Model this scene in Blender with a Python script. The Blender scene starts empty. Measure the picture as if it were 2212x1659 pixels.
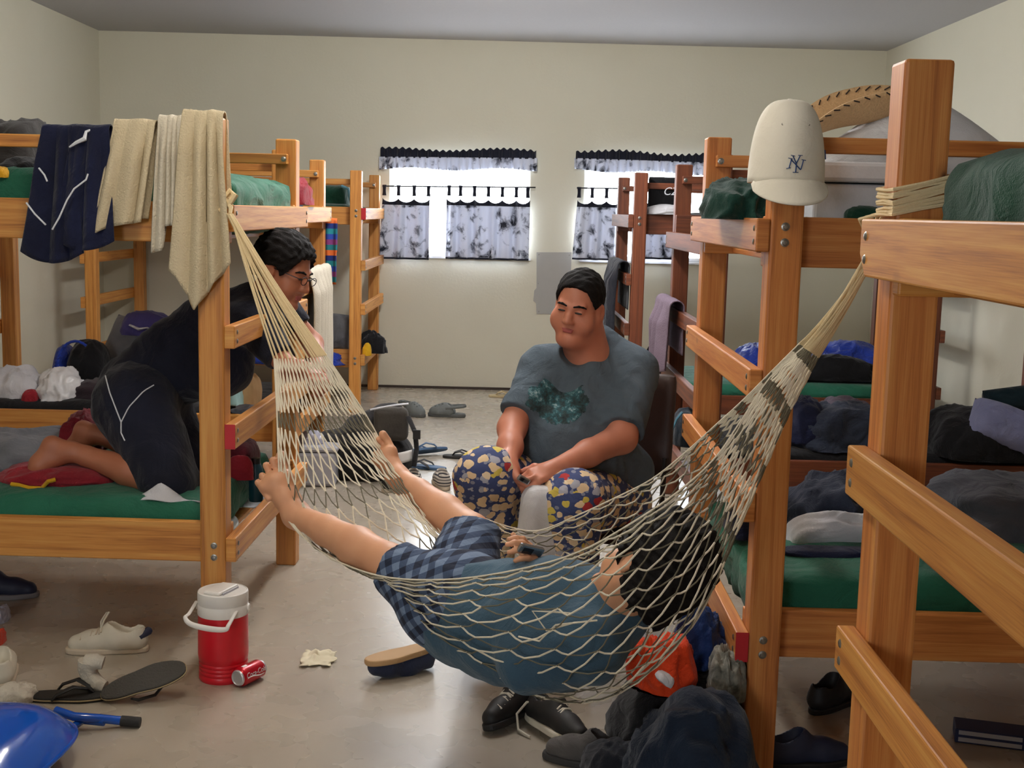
import bpy, bmesh, math, random
import numpy as np
from mathutils import Vector, Matrix, Euler, noise
random.seed(7); rng = np.random.default_rng(7)
SC = bpy.context.scene
COL = SC.collection
PI = math.pi
# ------------------------------------------------------------------ camera
CF, CP, CR, CYAW, CH = 2701.2, 7.8465, 1.4223, .4945, 1.6
_p, _r, _y = [math.radians(a) for a in (CP, CR, CYAW)]
FW = np.array([math.sin(_y)*math.cos(_p), math.cos(_y)*math.cos(_p), -math.sin(_p)])
RT = np.array([math.cos(_y), -math.sin(_y), 0.]); UP = np.cross(RT, FW)
RT, UP = math.cos(_r)*RT+math.sin(_r)*UP, -math.sin(_r)*RT+math.cos(_r)*UP
CO = np.array([0, 0, CH])
def at(x, y, Y):
    """point at depth Y (metres into the room) seen at photo coordinate x, y"""
    d = FW+RT*(x-1106)/CF-UP*(y-829.5)/CF
    return CO+d*Y/d[1]
def fl(x, y, z=0.):
    d = FW+RT*(x-1106)/CF-UP*(y-829.5)/CF
    return CO+d*(z-CH)/d[2]
cam = bpy.data.cameras.new('camera'); cam_o = bpy.data.objects.new('camera', cam); COL.objects.link(cam_o)
M3 = Matrix(((RT[0], UP[0], -FW[0]), (RT[1], UP[1], -FW[1]), (RT[2], UP[2], -FW[2])))
cam_o.matrix_world = Matrix.Translation(CO) @ M3.to_4x4()
cam.sensor_width = 36; cam.lens = CF*36/2212; cam.clip_start = .05
SC.camera = cam_o
# ------------------------------------------------------------------ materials
def nt(name):
    m = bpy.data.materials.new(name); m.use_nodes = True
    t = m.node_tree; b = t.nodes['Principled BSDF']
    return m, t, b
def N(t, kind, **kw):
    n = t.nodes.new(kind)
    for k, v in kw.items():
        if k in n.inputs: n.inputs[k].default_value = v
        else: setattr(n, k, v)
    return n
def L(t, a, b): t.links.new(a, b)
def rgba(c): return (c[0], c[1], c[2], 1.)
def srgb(r, g, b):
    f = lambda c: (c/255/12.92 if c/255 <= .04045 else ((c/255+.055)/1.055)**2.4)
    return (f(r), f(g), f(b))
def ramp(t, src, stops):
    r = N(t, 'ShaderNodeValToRGB'); e = r.color_ramp.elements
    e[0].position, e[0].color = stops[0][0], rgba(stops[0][1])
    e[1].position, e[1].color = stops[-1][0], rgba(stops[-1][1])
    for p, c in stops[1:-1]:
        n = e.new(p); n.color = rgba(c)
    L(t, src, r.inputs[0]); return r
def mixc(t, fac, a, b):
    m = N(t, 'ShaderNodeMix', data_type='RGBA')
    for s, i in ((fac, 0), (a, 6), (b, 7)):
        if hasattr(s, 'is_linked'): L(t, s, m.inputs[i])
        elif i == 0: m.inputs[0].default_value = s
        else: m.inputs[i].default_value = rgba(s)
    return m.outputs[2]
def mth(t, op, a, b=0., c=None):
    m = N(t, 'ShaderNodeMath', operation=op)
    for i, s in enumerate((a, b) if c is None else (a, b, c)):
        if hasattr(s, 'is_linked'): L(t, s, m.inputs[i])
        else: m.inputs[i].default_value = s
    return m.outputs[0]
def coords(t, which='Object'):
    return N(t, 'ShaderNodeTexCoord').outputs[which]
def bump(t, b, h, strength=.3, dist=.01):
    n = N(t, 'ShaderNodeBump', Strength=strength, Distance=dist); L(t, h, n.inputs['Height']); L(t, n.outputs[0], b.inputs['Normal'])
_MC = {}
def plain(name, c, rough=.5, metal=0., bumpy=0., bscale=60, var=0., spec=.5):
    if name in _MC: return _MC[name]
    m, t, b = nt(name)
    b.inputs['Base Color'].default_value = rgba(c); b.inputs['Roughness'].default_value = rough; b.inputs['Metallic'].default_value = metal
    b.inputs['Specular IOR Level'].default_value = spec
    co = coords(t); n = N(t, 'ShaderNodeTexNoise', Scale=bscale if bumpy else 12., Detail=4.); L(t, co, n.inputs['Vector'])
    if bumpy: bump(t, b, n.outputs[0], bumpy, .004)
    v = var or .06
    L(t, mixc(t, n.outputs[0], [x*(1-v) for x in c], [min(1, x*(1+v)) for x in c]), b.inputs['Base Color'])
    _MC[name] = m; return m
def cloth(name, c, c2=None, rough=.9, fold=.5, fscale=9., weave=350., patch=4.):
    """woven cloth: colour variation, fold bump and a fine weave"""
    if name in _MC: return _MC[name]
    m, t, b = nt(name); co = coords(t)
    n1 = N(t, 'ShaderNodeTexNoise', Scale=patch, Detail=3.); L(t, co, n1.inputs['Vector'])
    c2 = c2 or [x*.8 for x in c]
    r = ramp(t, n1.outputs[0], [(.35, c), (.65, c2)]); L(t, r.outputs[0], b.inputs['Base Color'])
    n2 = N(t, 'ShaderNodeTexNoise', Scale=fscale, Detail=5., Distortion=1.2); L(t, co, n2.inputs['Vector'])
    n3 = N(t, 'ShaderNodeTexNoise', Scale=weave, Detail=1.); L(t, co, n3.inputs['Vector'])
    h = mth(t, 'MULTIPLY_ADD', n3.outputs[0], .06, n2.outputs[0])
    bump(t, b, h, fold, .03); b.inputs['Roughness'].default_value = rough
    b.inputs['Specular IOR Level'].default_value = .2
    b.inputs['Sheen Weight'].default_value = .15
    _MC[name] = m; return m
def terry(name, c, c2):
    m, t, b = nt(name); co = coords(t)
    n = N(t, 'ShaderNodeTexNoise', Scale=160., Detail=3.); L(t, co, n.inputs['Vector'])
    n2 = N(t, 'ShaderNodeTexNoise', Scale=7., Detail=4.); L(t, co, n2.inputs['Vector'])
    L(t, mixc(t, n2.outputs[0], c, c2), b.inputs['Base Color'])
    h = mth(t, 'MULTIPLY_ADD', n2.outputs[0], 1.5, n.outputs[0]); bump(t, b, h, .7, .006)
    b.inputs['Roughness'].default_value = 1.; b.inputs['Specular IOR Level'].default_value = .1
    return m
def wood(name, light, mid, dark, knot=True, rough=.5):
    m, t, b = nt(name)
    uv = N(t, 'ShaderNodeTexCoord').outputs['UV']; oi = N(t, 'ShaderNodeObjectInfo')
    off = N(t, 'ShaderNodeCombineXYZ'); L(t, mth(t, 'MULTIPLY', oi.outputs['Random'], 37.), off.inputs[0]); L(t, mth(t, 'MULTIPLY', oi.outputs['Random'], 91.), off.inputs[1])
    add = N(t, 'ShaderNodeVectorMath', operation='ADD'); L(t, uv, add.inputs[0]); L(t, off.outputs[0], add.inputs[1])
    mp = N(t, 'ShaderNodeMapping'); mp.inputs['Scale'].default_value = (.9, 26., 1.); L(t, add.outputs[0], mp.inputs[0])
    n1 = N(t, 'ShaderNodeTexNoise', Scale=1.6, Detail=5., Distortion=.7); L(t, mp.outputs[0], n1.inputs['Vector'])
    mp2 = N(t, 'ShaderNodeMapping'); mp2.inputs['Scale'].default_value = (4., 190., 1.); L(t, add.outputs[0], mp2.inputs[0])
    n2 = N(t, 'ShaderNodeTexNoise', Scale=2., Detail=3.); L(t, mp2.outputs[0], n2.inputs['Vector'])
    g = mth(t, 'MULTIPLY_ADD', n2.outputs[0], .35, mth(t, 'MULTIPLY', n1.outputs[0], .75))
    r = ramp(t, g, [(.34, dark), (.53, mid), (.74, light)])
    col = r.outputs[0]
    if knot:
        mp3 = N(t, 'ShaderNodeMapping'); mp3.inputs['Scale'].default_value = (2.4, 4.5, 1.); L(t, add.outputs[0], mp3.inputs[0])
        vo = N(t, 'ShaderNodeTexVoronoi', Scale=1.); L(t, mp3.outputs[0], vo.inputs['Vector'])
        k = ramp(t, vo.outputs['Distance'], [(.02, (1, 1, 1)), (.045, (.35, .35, .35)), (.09, (0, 0, 0))])
        col = mixc(t, k.outputs[0], col, [x*.16 for x in dark])
    hue = N(t, 'ShaderNodeHueSaturation'); L(t, col, hue.inputs['Color'])
    L(t, mth(t, 'MULTIPLY_ADD', oi.outputs['Random'], .3, .85), hue.inputs['Value'])
    L(t, hue.outputs[0], b.inputs['Base Color']); b.inputs['Roughness'].default_value = rough
    bump(t, b, g, .15, .002)
    return m
def glassm(name, c=(1, 1, 1), rough=.05, alpha=None):
    m, t, b = nt(name)
    b.inputs['Base Color'].default_value = rgba(c); b.inputs['Roughness'].default_value = rough
    b.inputs['Transmission Weight'].default_value = 1.; b.inputs['IOR'].default_value = 1.3
    return m
# ------------------------------------------------------------------ mesh builder
LOC = {}
class MB:
    def __init__(s): s.v = []; s.f = []; s.uv = []; s.m = []; s.soft = False
    def add(s, vs, fs, uvs=None, mi=0):
        o = len(s.v); s.v += [tuple(map(float, p)) for p in vs]
        for k, f in enumerate(fs):
            s.f.append([i+o for i in f]); s.m.append(mi if not hasattr(mi, '__len__') else mi[k])
            s.uv.append(uvs[k] if uvs else [(vs[i][0], vs[i][1]) for i in f])
        return s
    def box(s, a, b, axis=0, mi=0, M=None, seed=0.):

        (x0, y0, z0), (x1, y1, z1) = a, b
        x0, x1 = min(x0, x1), max(x0, x1); y0, y1 = min(y0, y1), max(y0, y1); z0, z1 = min(z0, z1), max(z0, z1)
        vs = [(x, y, z) for z in (z0, z1) for y in (y0, y1) for x in (x0, x1)]
        fs = [(0, 2, 3, 1), (4, 5, 7, 6), (0, 1, 5, 4), (2, 6, 7, 3), (0, 4, 6, 2), (1, 3, 7, 5)]
        nrm = [2, 2, 1, 1, 0, 0]; uvs = []
        for f, n in zip(fs, nrm):
            oth = [k for k in range(3) if k != n]
            if axis in oth: u, w = axis, [k for k in oth if k != axis][0]
            else: u, w = oth
            uvs.append([(vs[i][u]+n*3.3+seed, vs[i][w]+n*1.7+seed) for i in f])
        if M is not None: vs = [tuple(M @ Vector(p)) for p in vs]
        return s.add(vs, fs, uvs, mi)
    def tube(s, pts, r, n=8, closed=False, cap=True, mi=0, flat=None):
        P = [np.array(p, float) for p in pts]; k = len(P)
        R = r if hasattr(r, '__len__') else [r]*k
        T = []
        for i in range(k):
            a = P[(i-1) % k] if (closed or i > 0) else P[i]; b = P[(i+1) % k] if (closed or i < k-1) else P[i]
            d = b-a; T.append(d/(np.linalg.norm(d)+1e-12))
        ref = np.array([0, 0, 1.]) if abs(T[0][2]) < .9 else np.array([1., 0, 0])
        u = np.cross(T[0], ref); u /= np.linalg.norm(u)
        vs = []
        for i in range(k):
            u = u-T[i]*(u@T[i]); u /= np.linalg.norm(u)+1e-12; w = np.cross(T[i], u)
            for j in range(n):
                a = 2*PI*j/n; sx, sy = (1, 1) if flat is None else flat
                vs.append(P[i]+R[i]*(sx*math.cos(a)*u+sy*math.sin(a)*w))
        fs = []
        for i in range(k if closed else k-1):
            for j in range(n):
                fs.append((i*n+j, i*n+(j+1) % n, ((i+1) % k)*n+(j+1) % n, ((i+1) % k)*n+j))
        if cap and not closed:
            fs.append(tuple(range(n-1, -1, -1))); fs.append(tuple((k-1)*n+j for j in range(n)))
        return s.add(vs, fs, None, mi)
    def lathe(s, prof, c=(0, 0, 0), n=32, M=None, mi=0):
        vs = []; fs = []
        for (r, z) in prof:
            for j in range(n):
                a = 2*PI*j/n; vs.append((r*math.cos(a), r*math.sin(a), z))
        for i in range(len(prof)-1):
            for j in range(n):
                fs.append((i*n+j, i*n+(j+1) % n, (i+1)*n+(j+1) % n, (i+1)*n+j))
        M = M or Matrix.Translation(c)
        return s.add([tuple(M @ Vector(p)) for p in vs], fs, None, mi)
    def grid(s, nu, nv, fn, closed=False, mi=0):
        s.soft = True
        vs = [fn(i/(nu-1) if not closed else i/nu, j/(nv-1)) for j in range(nv) for i in range(nu)]
        fs = []; uvs = []
        for j in range(nv-1):
            for i in range(nu if closed else nu-1):
                a, b = j*nu+i, j*nu+(i+1) % nu
                fs.append((a, b, b+nu, a+nu)); uvs.append([(i/nu, j/nv), ((i+1)/nu, j/nv), ((i+1)/nu, (j+1)/nv), (i/nu, (j+1)/nv)])
        return s.add(vs, fs, uvs, mi)
    def prism(s, outline, z0, z1, M=None, mi=0):
        n = len(outline)
        vs = [(x, y, z0) for x, y in outline]+[(x, y, z1) for x, y in outline]
        fs = [tuple(range(n-1, -1, -1)), tuple(range(n, 2*n))]+[(i, (i+1) % n, n+(i+1) % n, n+i) for i in range(n)]
        if M is not None: vs = [tuple(M @ Vector(p)) for p in vs]
        return s.add(vs, fs, None, mi)
    def build(s, name, mats, parent=None, smooth=True, local=False, bevel=0., sub=0, solid=0., angle=None):
        me = bpy.data.meshes.new(name)
        off = LOC.get(parent.name, Vector((0, 0, 0))) if (parent and not local) else Vector((0, 0, 0))
        V = np.array(s.v, float)-np.array(off)
        me.from_pydata(V.tolist(), [], s.f)
        if not isinstance(mats, (list, tuple)): mats = [mats]
        for m in mats: me.materials.append(m)
        if len(mats) > 1: me.polygons.foreach_set('material_index', s.m)
        uvl = me.uv_layers.new(name='UVMap'); flat = [c for f in s.uv for p in f for c in p]
        if len(flat) == 2*len(me.loops): uvl.data.foreach_set('uv', flat)
        if smooth: me.polygons.foreach_set('use_smooth', [True]*len(me.polygons))
        me.update()
        if smooth and not s.soft: me.set_sharp_from_angle(angle=math.radians(42))
        o = bpy.data.objects.new(name, me); COL.objects.link(o)
        if parent: o.parent = parent; LOC[o.name] = off
        if solid: md = o.modifiers.new('solid', 'SOLIDIFY'); md.thickness = solid; md.offset = 0
        if bevel: md = o.modifiers.new('bevel', 'BEVEL'); md.width = bevel; md.segments = 2; md.limit_method = 'ANGLE'
        if sub: md = o.modifiers.new('sub', 'SUBSURF'); md.levels = md.render_levels = sub
        return o
def tag(o, label, cat, group=None):
    o['label'] = label; o['category'] = cat
    if group: o['group'] = group
    return o
def thing(name, label, cat, loc=(0, 0, 0), rz=0., group=None):
    o = bpy.data.objects.new(name, None); COL.objects.link(o); o.empty_display_size = .1
    o.location = tuple(map(float, loc)); o.rotation_euler = (0, 0, rz); LOC[o.name] = Vector(tuple(map(float, loc)))
    return tag(o, label, cat, group)
def struct(o): o['kind'] = 'structure'; return o
def shade_flat(o):
    o.data.polygons.foreach_set('use_smooth', [False]*len(o.data.polygons)); return o
def copy_tree(o, parent=None):
    c = o.copy(); COL.objects.link(c); c.parent = parent; LOC[c.name] = Vector(o.location) if parent is None else Vector((0, 0, 0))
    for ch in list(o.children): copy_tree(ch, c)
    return c
# ------------------------------------------------------------------ implicit bodies (smooth unions meshed by surface nets)
def wav(P, f, seed=0, n=5):
    """cheap smooth noise from a few sines, about -1..1"""
    g = np.random.default_rng(seed); out = 0
    for i in range(n):
        d = g.normal(size=3); d /= np.linalg.norm(d); ph = g.uniform(0, 6.3)
        out = out+np.sin((P[..., 0]*d[0]+P[..., 1]*d[1]+P[..., 2]*d[2])*f*g.uniform(.7, 1.5)+ph)
    return out/n*1.6
class SDF:
    def __init__(s, k=.02): s.p = []; s.k = k
    def cone(s, a, b, ra, rb=None, k=None, flat=False, op='u'):
        a = np.array(a, float); b = np.array(b, float); rb = ra if rb is None else rb; R = max(ra, rb)
        def d(P):
            ba = b-a; L2 = max(ba@ba, 1e-12)
            t0 = ((P-a)@ba)/L2; t = np.clip(t0, 0, 1)
            q = P-a-t[..., None]*ba
            r = np.sqrt((q*q).sum(-1))-(ra+(rb-ra)*t)
            if flat: r = np.maximum(r, (t0-1)*math.sqrt(L2))
            return r
        s.p.append((d, np.minimum(a, b)-R, np.maximum(a, b)+R, s.k if k is None else k, op)); return s
    def chain(s, pts, k=None):
        for (a, ra), (b, rb) in zip(pts[:-1], pts[1:]): s.cone(a, b, ra, rb, k)
        return s
    def ell(s, c, r, rot=None, k=None, op='u'):
        c = np.array(c, float); r = np.array([r]*3 if np.isscalar(r) else r, float)
        Rm = np.eye(3) if rot is None else np.array(rot)   # rows = local axes
        ext = np.sqrt(((Rm*r[:, None])**2).sum(0))
        def d(P):
            q = (P-c)@Rm.T; k0 = np.sqrt(((q/r)**2).sum(-1)); k1 = np.sqrt(((q/r**2)**2).sum(-1))
            return np.where(k1 > 1e-9, k0*(k0-1)/np.maximum(k1, 1e-9), -r.min())
        s.p.append((d, c-ext, c+ext, s.k if k is None else k, op)); return s
    def rbox(s, c, h, rad, rot=None, k=None, op='u'):
        c = np.array(c, float); h = np.array(h, float); Rm = np.eye(3) if rot is None else np.array(rot)
        ext = np.abs(Rm.T)@h
        def d(P):
            q = np.abs((P-c)@Rm.T)-(h-rad)
            return np.sqrt((np.maximum(q, 0)**2).sum(-1))+np.minimum(q.max(-1), 0)-rad
        s.p.append((d, c-ext, c+ext, s.k if k is None else k, op)); return s
    def mesh(s, res, fold=0., ffreq=30., seed=0, cut=None, fold2=0., stretch=None):
        us = [p for p in s.p if p[4] == 'u']
        lo = np.min([p[1] for p in us], 0)-4*res-fold*2; hi = np.max([p[2] for p in us], 0)+4*res+fold*2
        dim = np.ceil((hi-lo)/res).astype(int)+1
        F = np.full(dim, 1e3)
        for d, a, b, k, op in s.p:
            m = k+5*res+.012
            i0 = np.clip(np.floor((a-m-lo)/res).astype(int), 0, dim-1); i1 = np.clip(np.ceil((b+m-lo)/res).astype(int)+1, 1, dim)
            if (i1 <= i0).any(): continue
            ax = [lo[q]+res*np.arange(i0[q], i1[q]) for q in range(3)]
            P = np.stack(np.meshgrid(*ax, indexing='ij'), -1)
            v = d(P); sl = tuple(slice(i0[q], i1[q]) for q in range(3)); c = F[sl]
            if op == 'u':
                if k > 0: h = np.maximum(k-np.abs(c-v), 0)/k; F[sl] = np.minimum(c, v)-h*h*k*.25
                else: F[sl] = np.minimum(c, v)
            else:
                v = -v; kk = max(k, 1e-6); h = np.maximum(kk-np.abs(c-v), 0)/kk; F[sl] = np.maximum(c, v)+h*h*kk*.25
        if fold or cut is not None or fold2:
            G = np.stack(np.meshgrid(*[lo[q]+res*np.arange(dim[q]) for q in range(3)], indexing='ij'), -1)
            Q = G if stretch is None else G*np.array(stretch)
            if fold: F = F-fold*wav(Q, ffreq, seed)
            if fold2: F = F-fold2*(1-np.abs(wav(Q+.02*wav(Q, ffreq*.5, seed+9)[..., None], ffreq*1.6, seed+5))*2)
            if cut is not None: F = np.maximum(F, cut(G))
        return nets(F, lo, res)
def nets(F, lo, res):
    S = F < 0; nx, ny, nz = F.shape
    cs = np.zeros((nx-1, ny-1, nz-1), int)
    for i in (0, 1):
        for j in (0, 1):
            for k in (0, 1): cs += S[i:nx-1+i, j:ny-1+j, k:nz-1+k]
    act = (cs > 0) & (cs < 8); idx = np.full(cs.shape, -1); A = np.argwhere(act); idx[act] = np.arange(len(A))
    acc = np.zeros((len(A), 3)); cnt = np.zeros(len(A))
    C = [(i, j, k) for i in (0, 1) for j in (0, 1) for k in (0, 1)]
    for a in C:
        for ax in range(3):
            if a[ax]: continue
            b = list(a); b[ax] = 1
            fa = F[A[:, 0]+a[0], A[:, 1]+a[1], A[:, 2]+a[2]]; fb = F[A[:, 0]+b[0], A[:, 1]+b[1], A[:, 2]+b[2]]
            x = (fa < 0) != (fb < 0); t = np.where(x, fa/np.where(x, fa-fb, 1), 0)
            p = np.array(a, float)[None]+np.zeros((len(A), 3)); p[:, ax] += t
            acc += p*x[:, None]; cnt += x
    V = lo+res*(A+acc/cnt[:, None]); Q = []
    for ax in range(3):
        o1, o2 = (ax+1) % 3, (ax+2) % 3
        sa = [slice(None)]*3; sb = [slice(None)]*3; sa[ax] = slice(0, -1); sb[ax] = slice(1, None)
        E = np.argwhere(S[tuple(sa)] != S[tuple(sb)])
        ok = (E[:, o1] > 0) & (E[:, o2] > 0) & (E[:, o1] < F.shape[o1]-1) & (E[:, o2] < F.shape[o2]-1); E = E[ok]
        ins = S[E[:, 0], E[:, 1], E[:, 2]]
        def ii(d1, d2):
            q = E.copy(); q[:, o1] -= d1; q[:, o2] -= d2; return idx[q[:, 0], q[:, 1], q[:, 2]]
        q = np.stack([ii(1, 1), ii(0, 1), ii(0, 0), ii(1, 0)], 1)
        q[~ins] = q[~ins][:, ::-1]; Q.append(q)
    return V, np.concatenate(Q)
def sdfobj(name, sd, res, mat, parent=None, smooth_it=2, **kw):
    V, Q = sd.mesh(res, **kw)
    # light laplacian smoothing
    E = np.concatenate([Q[:, [0, 1]], Q[:, [1, 2]], Q[:, [2, 3]], Q[:, [3, 0]]])
    for it in range(smooth_it):
        acc = np.zeros_like(V); cnt = np.zeros(len(V))
        np.add.at(acc, E[:, 0], V[E[:, 1]]); np.add.at(cnt, E[:, 0], 1); np.add.at(acc, E[:, 1], V[E[:, 0]]); np.add.at(cnt, E[:, 1], 1)
        V = V*.5+.5*acc/np.maximum(cnt, 1)[:, None]
    off = np.array(LOC.get(parent.name, (0, 0, 0))) if parent else np.zeros(3)
    me = bpy.data.meshes.new(name); V = V-off
    me.vertices.add(len(V)); me.vertices.foreach_set('co', V.ravel())
    me.loops.add(Q.size); me.loops.foreach_set('vertex_index', Q.ravel().astype(np.int32))
    me.polygons.add(len(Q)); me.polygons.foreach_set('loop_start', np.arange(0, Q.size, 4, dtype=np.int32))
    me.polygons.foreach_set('use_smooth', [True]*len(Q))
    me.update(calc_edges=True); me.validate()
    for m in (mat if isinstance(mat, (list, tuple)) else [mat]): me.materials.append(m)
    o = bpy.data.objects.new(name, me); COL.objects.link(o)
    if parent: o.parent = parent; LOC[o.name] = Vector(tuple(off))
    return o
def frame(f, u):
    """rows: right, forward, up"""
    f = np.array(f, float); f /= np.linalg.norm(f); u = np.array(u, float); u = u-f*(u@f); u /= np.linalg.norm(u)
    return np.array([np.cross(f, u), f, u])
# ------------------------------------------------------------------ cloth shapes
def drape(name, a, b, top_r, front, back, mat, parent=None, nf=5, amp=.018, fdir=(0, -1, 0), bot=None, spread=1., seed=0, nu=60, nv=60, solid=.006, sag=.0, side=(0., 0.)):
    """sheet hung over a horizontal bar from a to b: front/back = lengths (front may be a function of u)"""
    a = np.array(a, float); b = np.array(b, float); fd = np.array(fdir, float); ax = b-a; W = np.linalg.norm(ax); ax /= W
    g = np.random.default_rng(seed); ph = g.uniform(0, 6.3, 4)
    bkf = back if callable(back) else (lambda u: back)
    frf = front if callable(front) else (lambda u: front)
    def fn(u, v):
        F, B = frf(u), bkf(u); arc = PI*top_r; T = B+arc+F; s = v*T
        fold = math.sin(u*nf*2*PI+ph[0]+.6*math.sin(u*7+ph[1]))+.28*math.sin(u*nf*4.3*PI/1.7+ph[2])
        if s < B: z = -(B-s); d = -top_r; dep = (B-s)
        elif s < B+arc: t = (s-B)/top_r; z = top_r*math.sin(t); d = -top_r*math.cos(t); dep = 0
        else: z = -(s-B-arc); d = top_r; dep = s-B-arc
        k = min(1, dep/.12+.15)
        amp2 = amp*k*(1 if d > 0 or dep == 0 else .3)
        sp = 1+(spread-1)*min(1, dep/max(F, .01))
        sh = side[0]+(side[1]-side[0])*u
        x = W*(.5+(u-.5)*sp)+sh*dep
        wob = .004*math.sin(9*v+ph[3]+u*5)
        dd = d+(abs(fold)*amp2*1.2+wob*k) if d > 0 else d-abs(wob)
        zz = z-sag*(1-(2*u-1)**2)
        return a+ax*x+fd*dd+np.array([0, 0, zz+.5*amp2*fold*(1 if dep == 0 else 0)])
    m = MB(); m.grid(nu, nv, fn)
    return m.build(name, mat, parent, solid=solid)
def heap(name, c, size, mat, parent=None, seed=0, fold=.16, freq=2.2, n=84, rz=0., flat=.25, power=2.6, twist=0.):
    """a crumpled pile of cloth: squashed dome with sharp warped folds, flat underneath, centre c on its base"""
    sx, sy, sz = size; m = MB(); cz, sn = math.cos(rz), math.sin(rz); off = Vector((seed*3.1, seed*1.7, seed*.9))
    def fn(u, v):
        th = 2*PI*u; ph = PI*(v*.62-.12) if v > 0 else -PI*.12
        ph = -PI*.5+PI*v
        d = Vector((math.cos(ph)*math.cos(th), math.cos(ph)*math.sin(th), math.sin(ph)))
        e = (abs(d.x)**power+abs(d.y)**power+abs(d.z)**power)**(1/power)
        p = d/e
        q = p*freq*.5+off; w = noise.noise_vector(q*.8)*.9
        r1 = 1-abs(noise.noise(q+w)); r2 = 1-abs(noise.noise((q+w)*2.3)); big = noise.noise(q*.6+Vector((5, 5, 5)))
        f = 1+fold*((r1**2-.6)+.45*(r2**2-.6))+fold*1.1*big
        p = p*f; z = p.z if p.z > 0 else p.z*flat
        x, y = p.x*sx*.5, p.y*sy*.5
        return (c[0]+x*cz-y*sn, c[1]+x*sn+y*cz, c[2]+max(z, -.0)*sz+(.002 if z > 0 else 0))
    m.grid(n, n//2, fn, closed=True)
    return m.build(name, mat, parent)
def rounded(name, lo, hi, rad, mat, parent=None, cuts=14, noise_amp=0., nfreq=6., seed=0, crown=0., M=None, pinch=0., local=False, ridge=0.):
    """rounded box with soft wrinkles (mattresses, pillows, bags)"""
    lo = np.array(lo, float); hi = np.array(hi, float); c = (lo+hi)/2; h = (hi-lo)/2
    bm = bmesh.new(); bmesh.ops.create_cube(bm, size=2.); bmesh.ops.subdivide_edges(bm, edges=bm.edges[:], cuts=cuts, use_grid_fill=True)
    vs = []; idx = {}
    for i, v in enumerate(bm.verts):
        idx[v] = i; p = np.array(v.co)*h
        pin = 1-pinch*(1-(1-(p[0]/h[0])**2)*(1-(p[1]/h[1])**2)) if pinch else 1
        p[2] *= pin
        r = min(rad, h.min()); inner = np.clip(p, -(h-r), h-r) if not pinch else np.clip(p, -(h-np.array([r, r, r*.2])), h-np.array([r, r, r*.2]))
        d = p-inner; n = np.linalg.norm(d)
        if n > 1e-9: p = inner+d/n*min(n, r) if not pinch else inner+d/n*min(n, r)
        if n > 1e-9 and max(abs(d)) > 0: p = inner+d/n*min(r, n)
        q = Vector(p)*nfreq+Vector((seed, seed*2, seed*3))
        a = noise_amp*(noise.noise(q)+.5*noise.noise(q*2.1))
        if ridge: a += ridge*((1-abs(noise.noise(q*.9+noise.noise_vector(q*.5))))**3-.4)
        nn = p/(np.linalg.norm(p)+1e-9); nn[2] = np.sign(p[2])*max(abs(nn[2]), .5) if abs(p[2]) > h[2]*.5 else nn[2]
        p = p+nn*a
        if crown and p[2] > 0: p[2] += crown*max(0, 1-(p[0]/h[0])**2)*max(0, 1-(p[1]/h[1])**2)
        vs.append(p+c)
    fs = [[idx[v] for v in f.verts] for f in bm.faces]; bm.free()
    if M is not None: vs = [tuple(M @ Vector(p)) for p in vs]
    return MB().add(vs, fs).build(name, mat, parent, local=local)
def textobj(name, body, size, mat, M, parent=None, thick=.0006, shear=0., bend=None, bold=0.):
    cu = bpy.data.curves.new(name, 'FONT'); cu.body = body; cu.size = size; cu.extrude = thick; cu.align_x = 'CENTER'; cu.align_y = 'CENTER'; cu.shear = shear; cu.offset = bold
    to = bpy.data.objects.new(name+'_tmp', cu); COL.objects.link(to)
    dg = bpy.context.evaluated_depsgraph_get(); me = bpy.data.meshes.new_from_object(to.evaluated_get(dg))
    bpy.data.objects.remove(to)
    off = LOC.get(parent.name, Vector((0, 0, 0))) if parent else Vector((0, 0, 0))
    bm = bmesh.new(); bm.from_mesh(me); bmesh.ops.subdivide_edges(bm, edges=[e for e in bm.edges if e.calc_length() > size*.25], cuts=2)
    bmesh.ops.triangulate(bm, faces=bm.faces[:])
    for v in bm.verts:
        p = v.co.copy()
        if bend: p = bend(p)
        v.co = (M @ p)-off
    bm.to_mesh(me); bm.free(); me.materials.clear(); me.materials.append(mat); me.name = name
    o = bpy.data.objects.new(name, me); COL.objects.link(o)
    if parent: o.parent = parent
    return o
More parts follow.
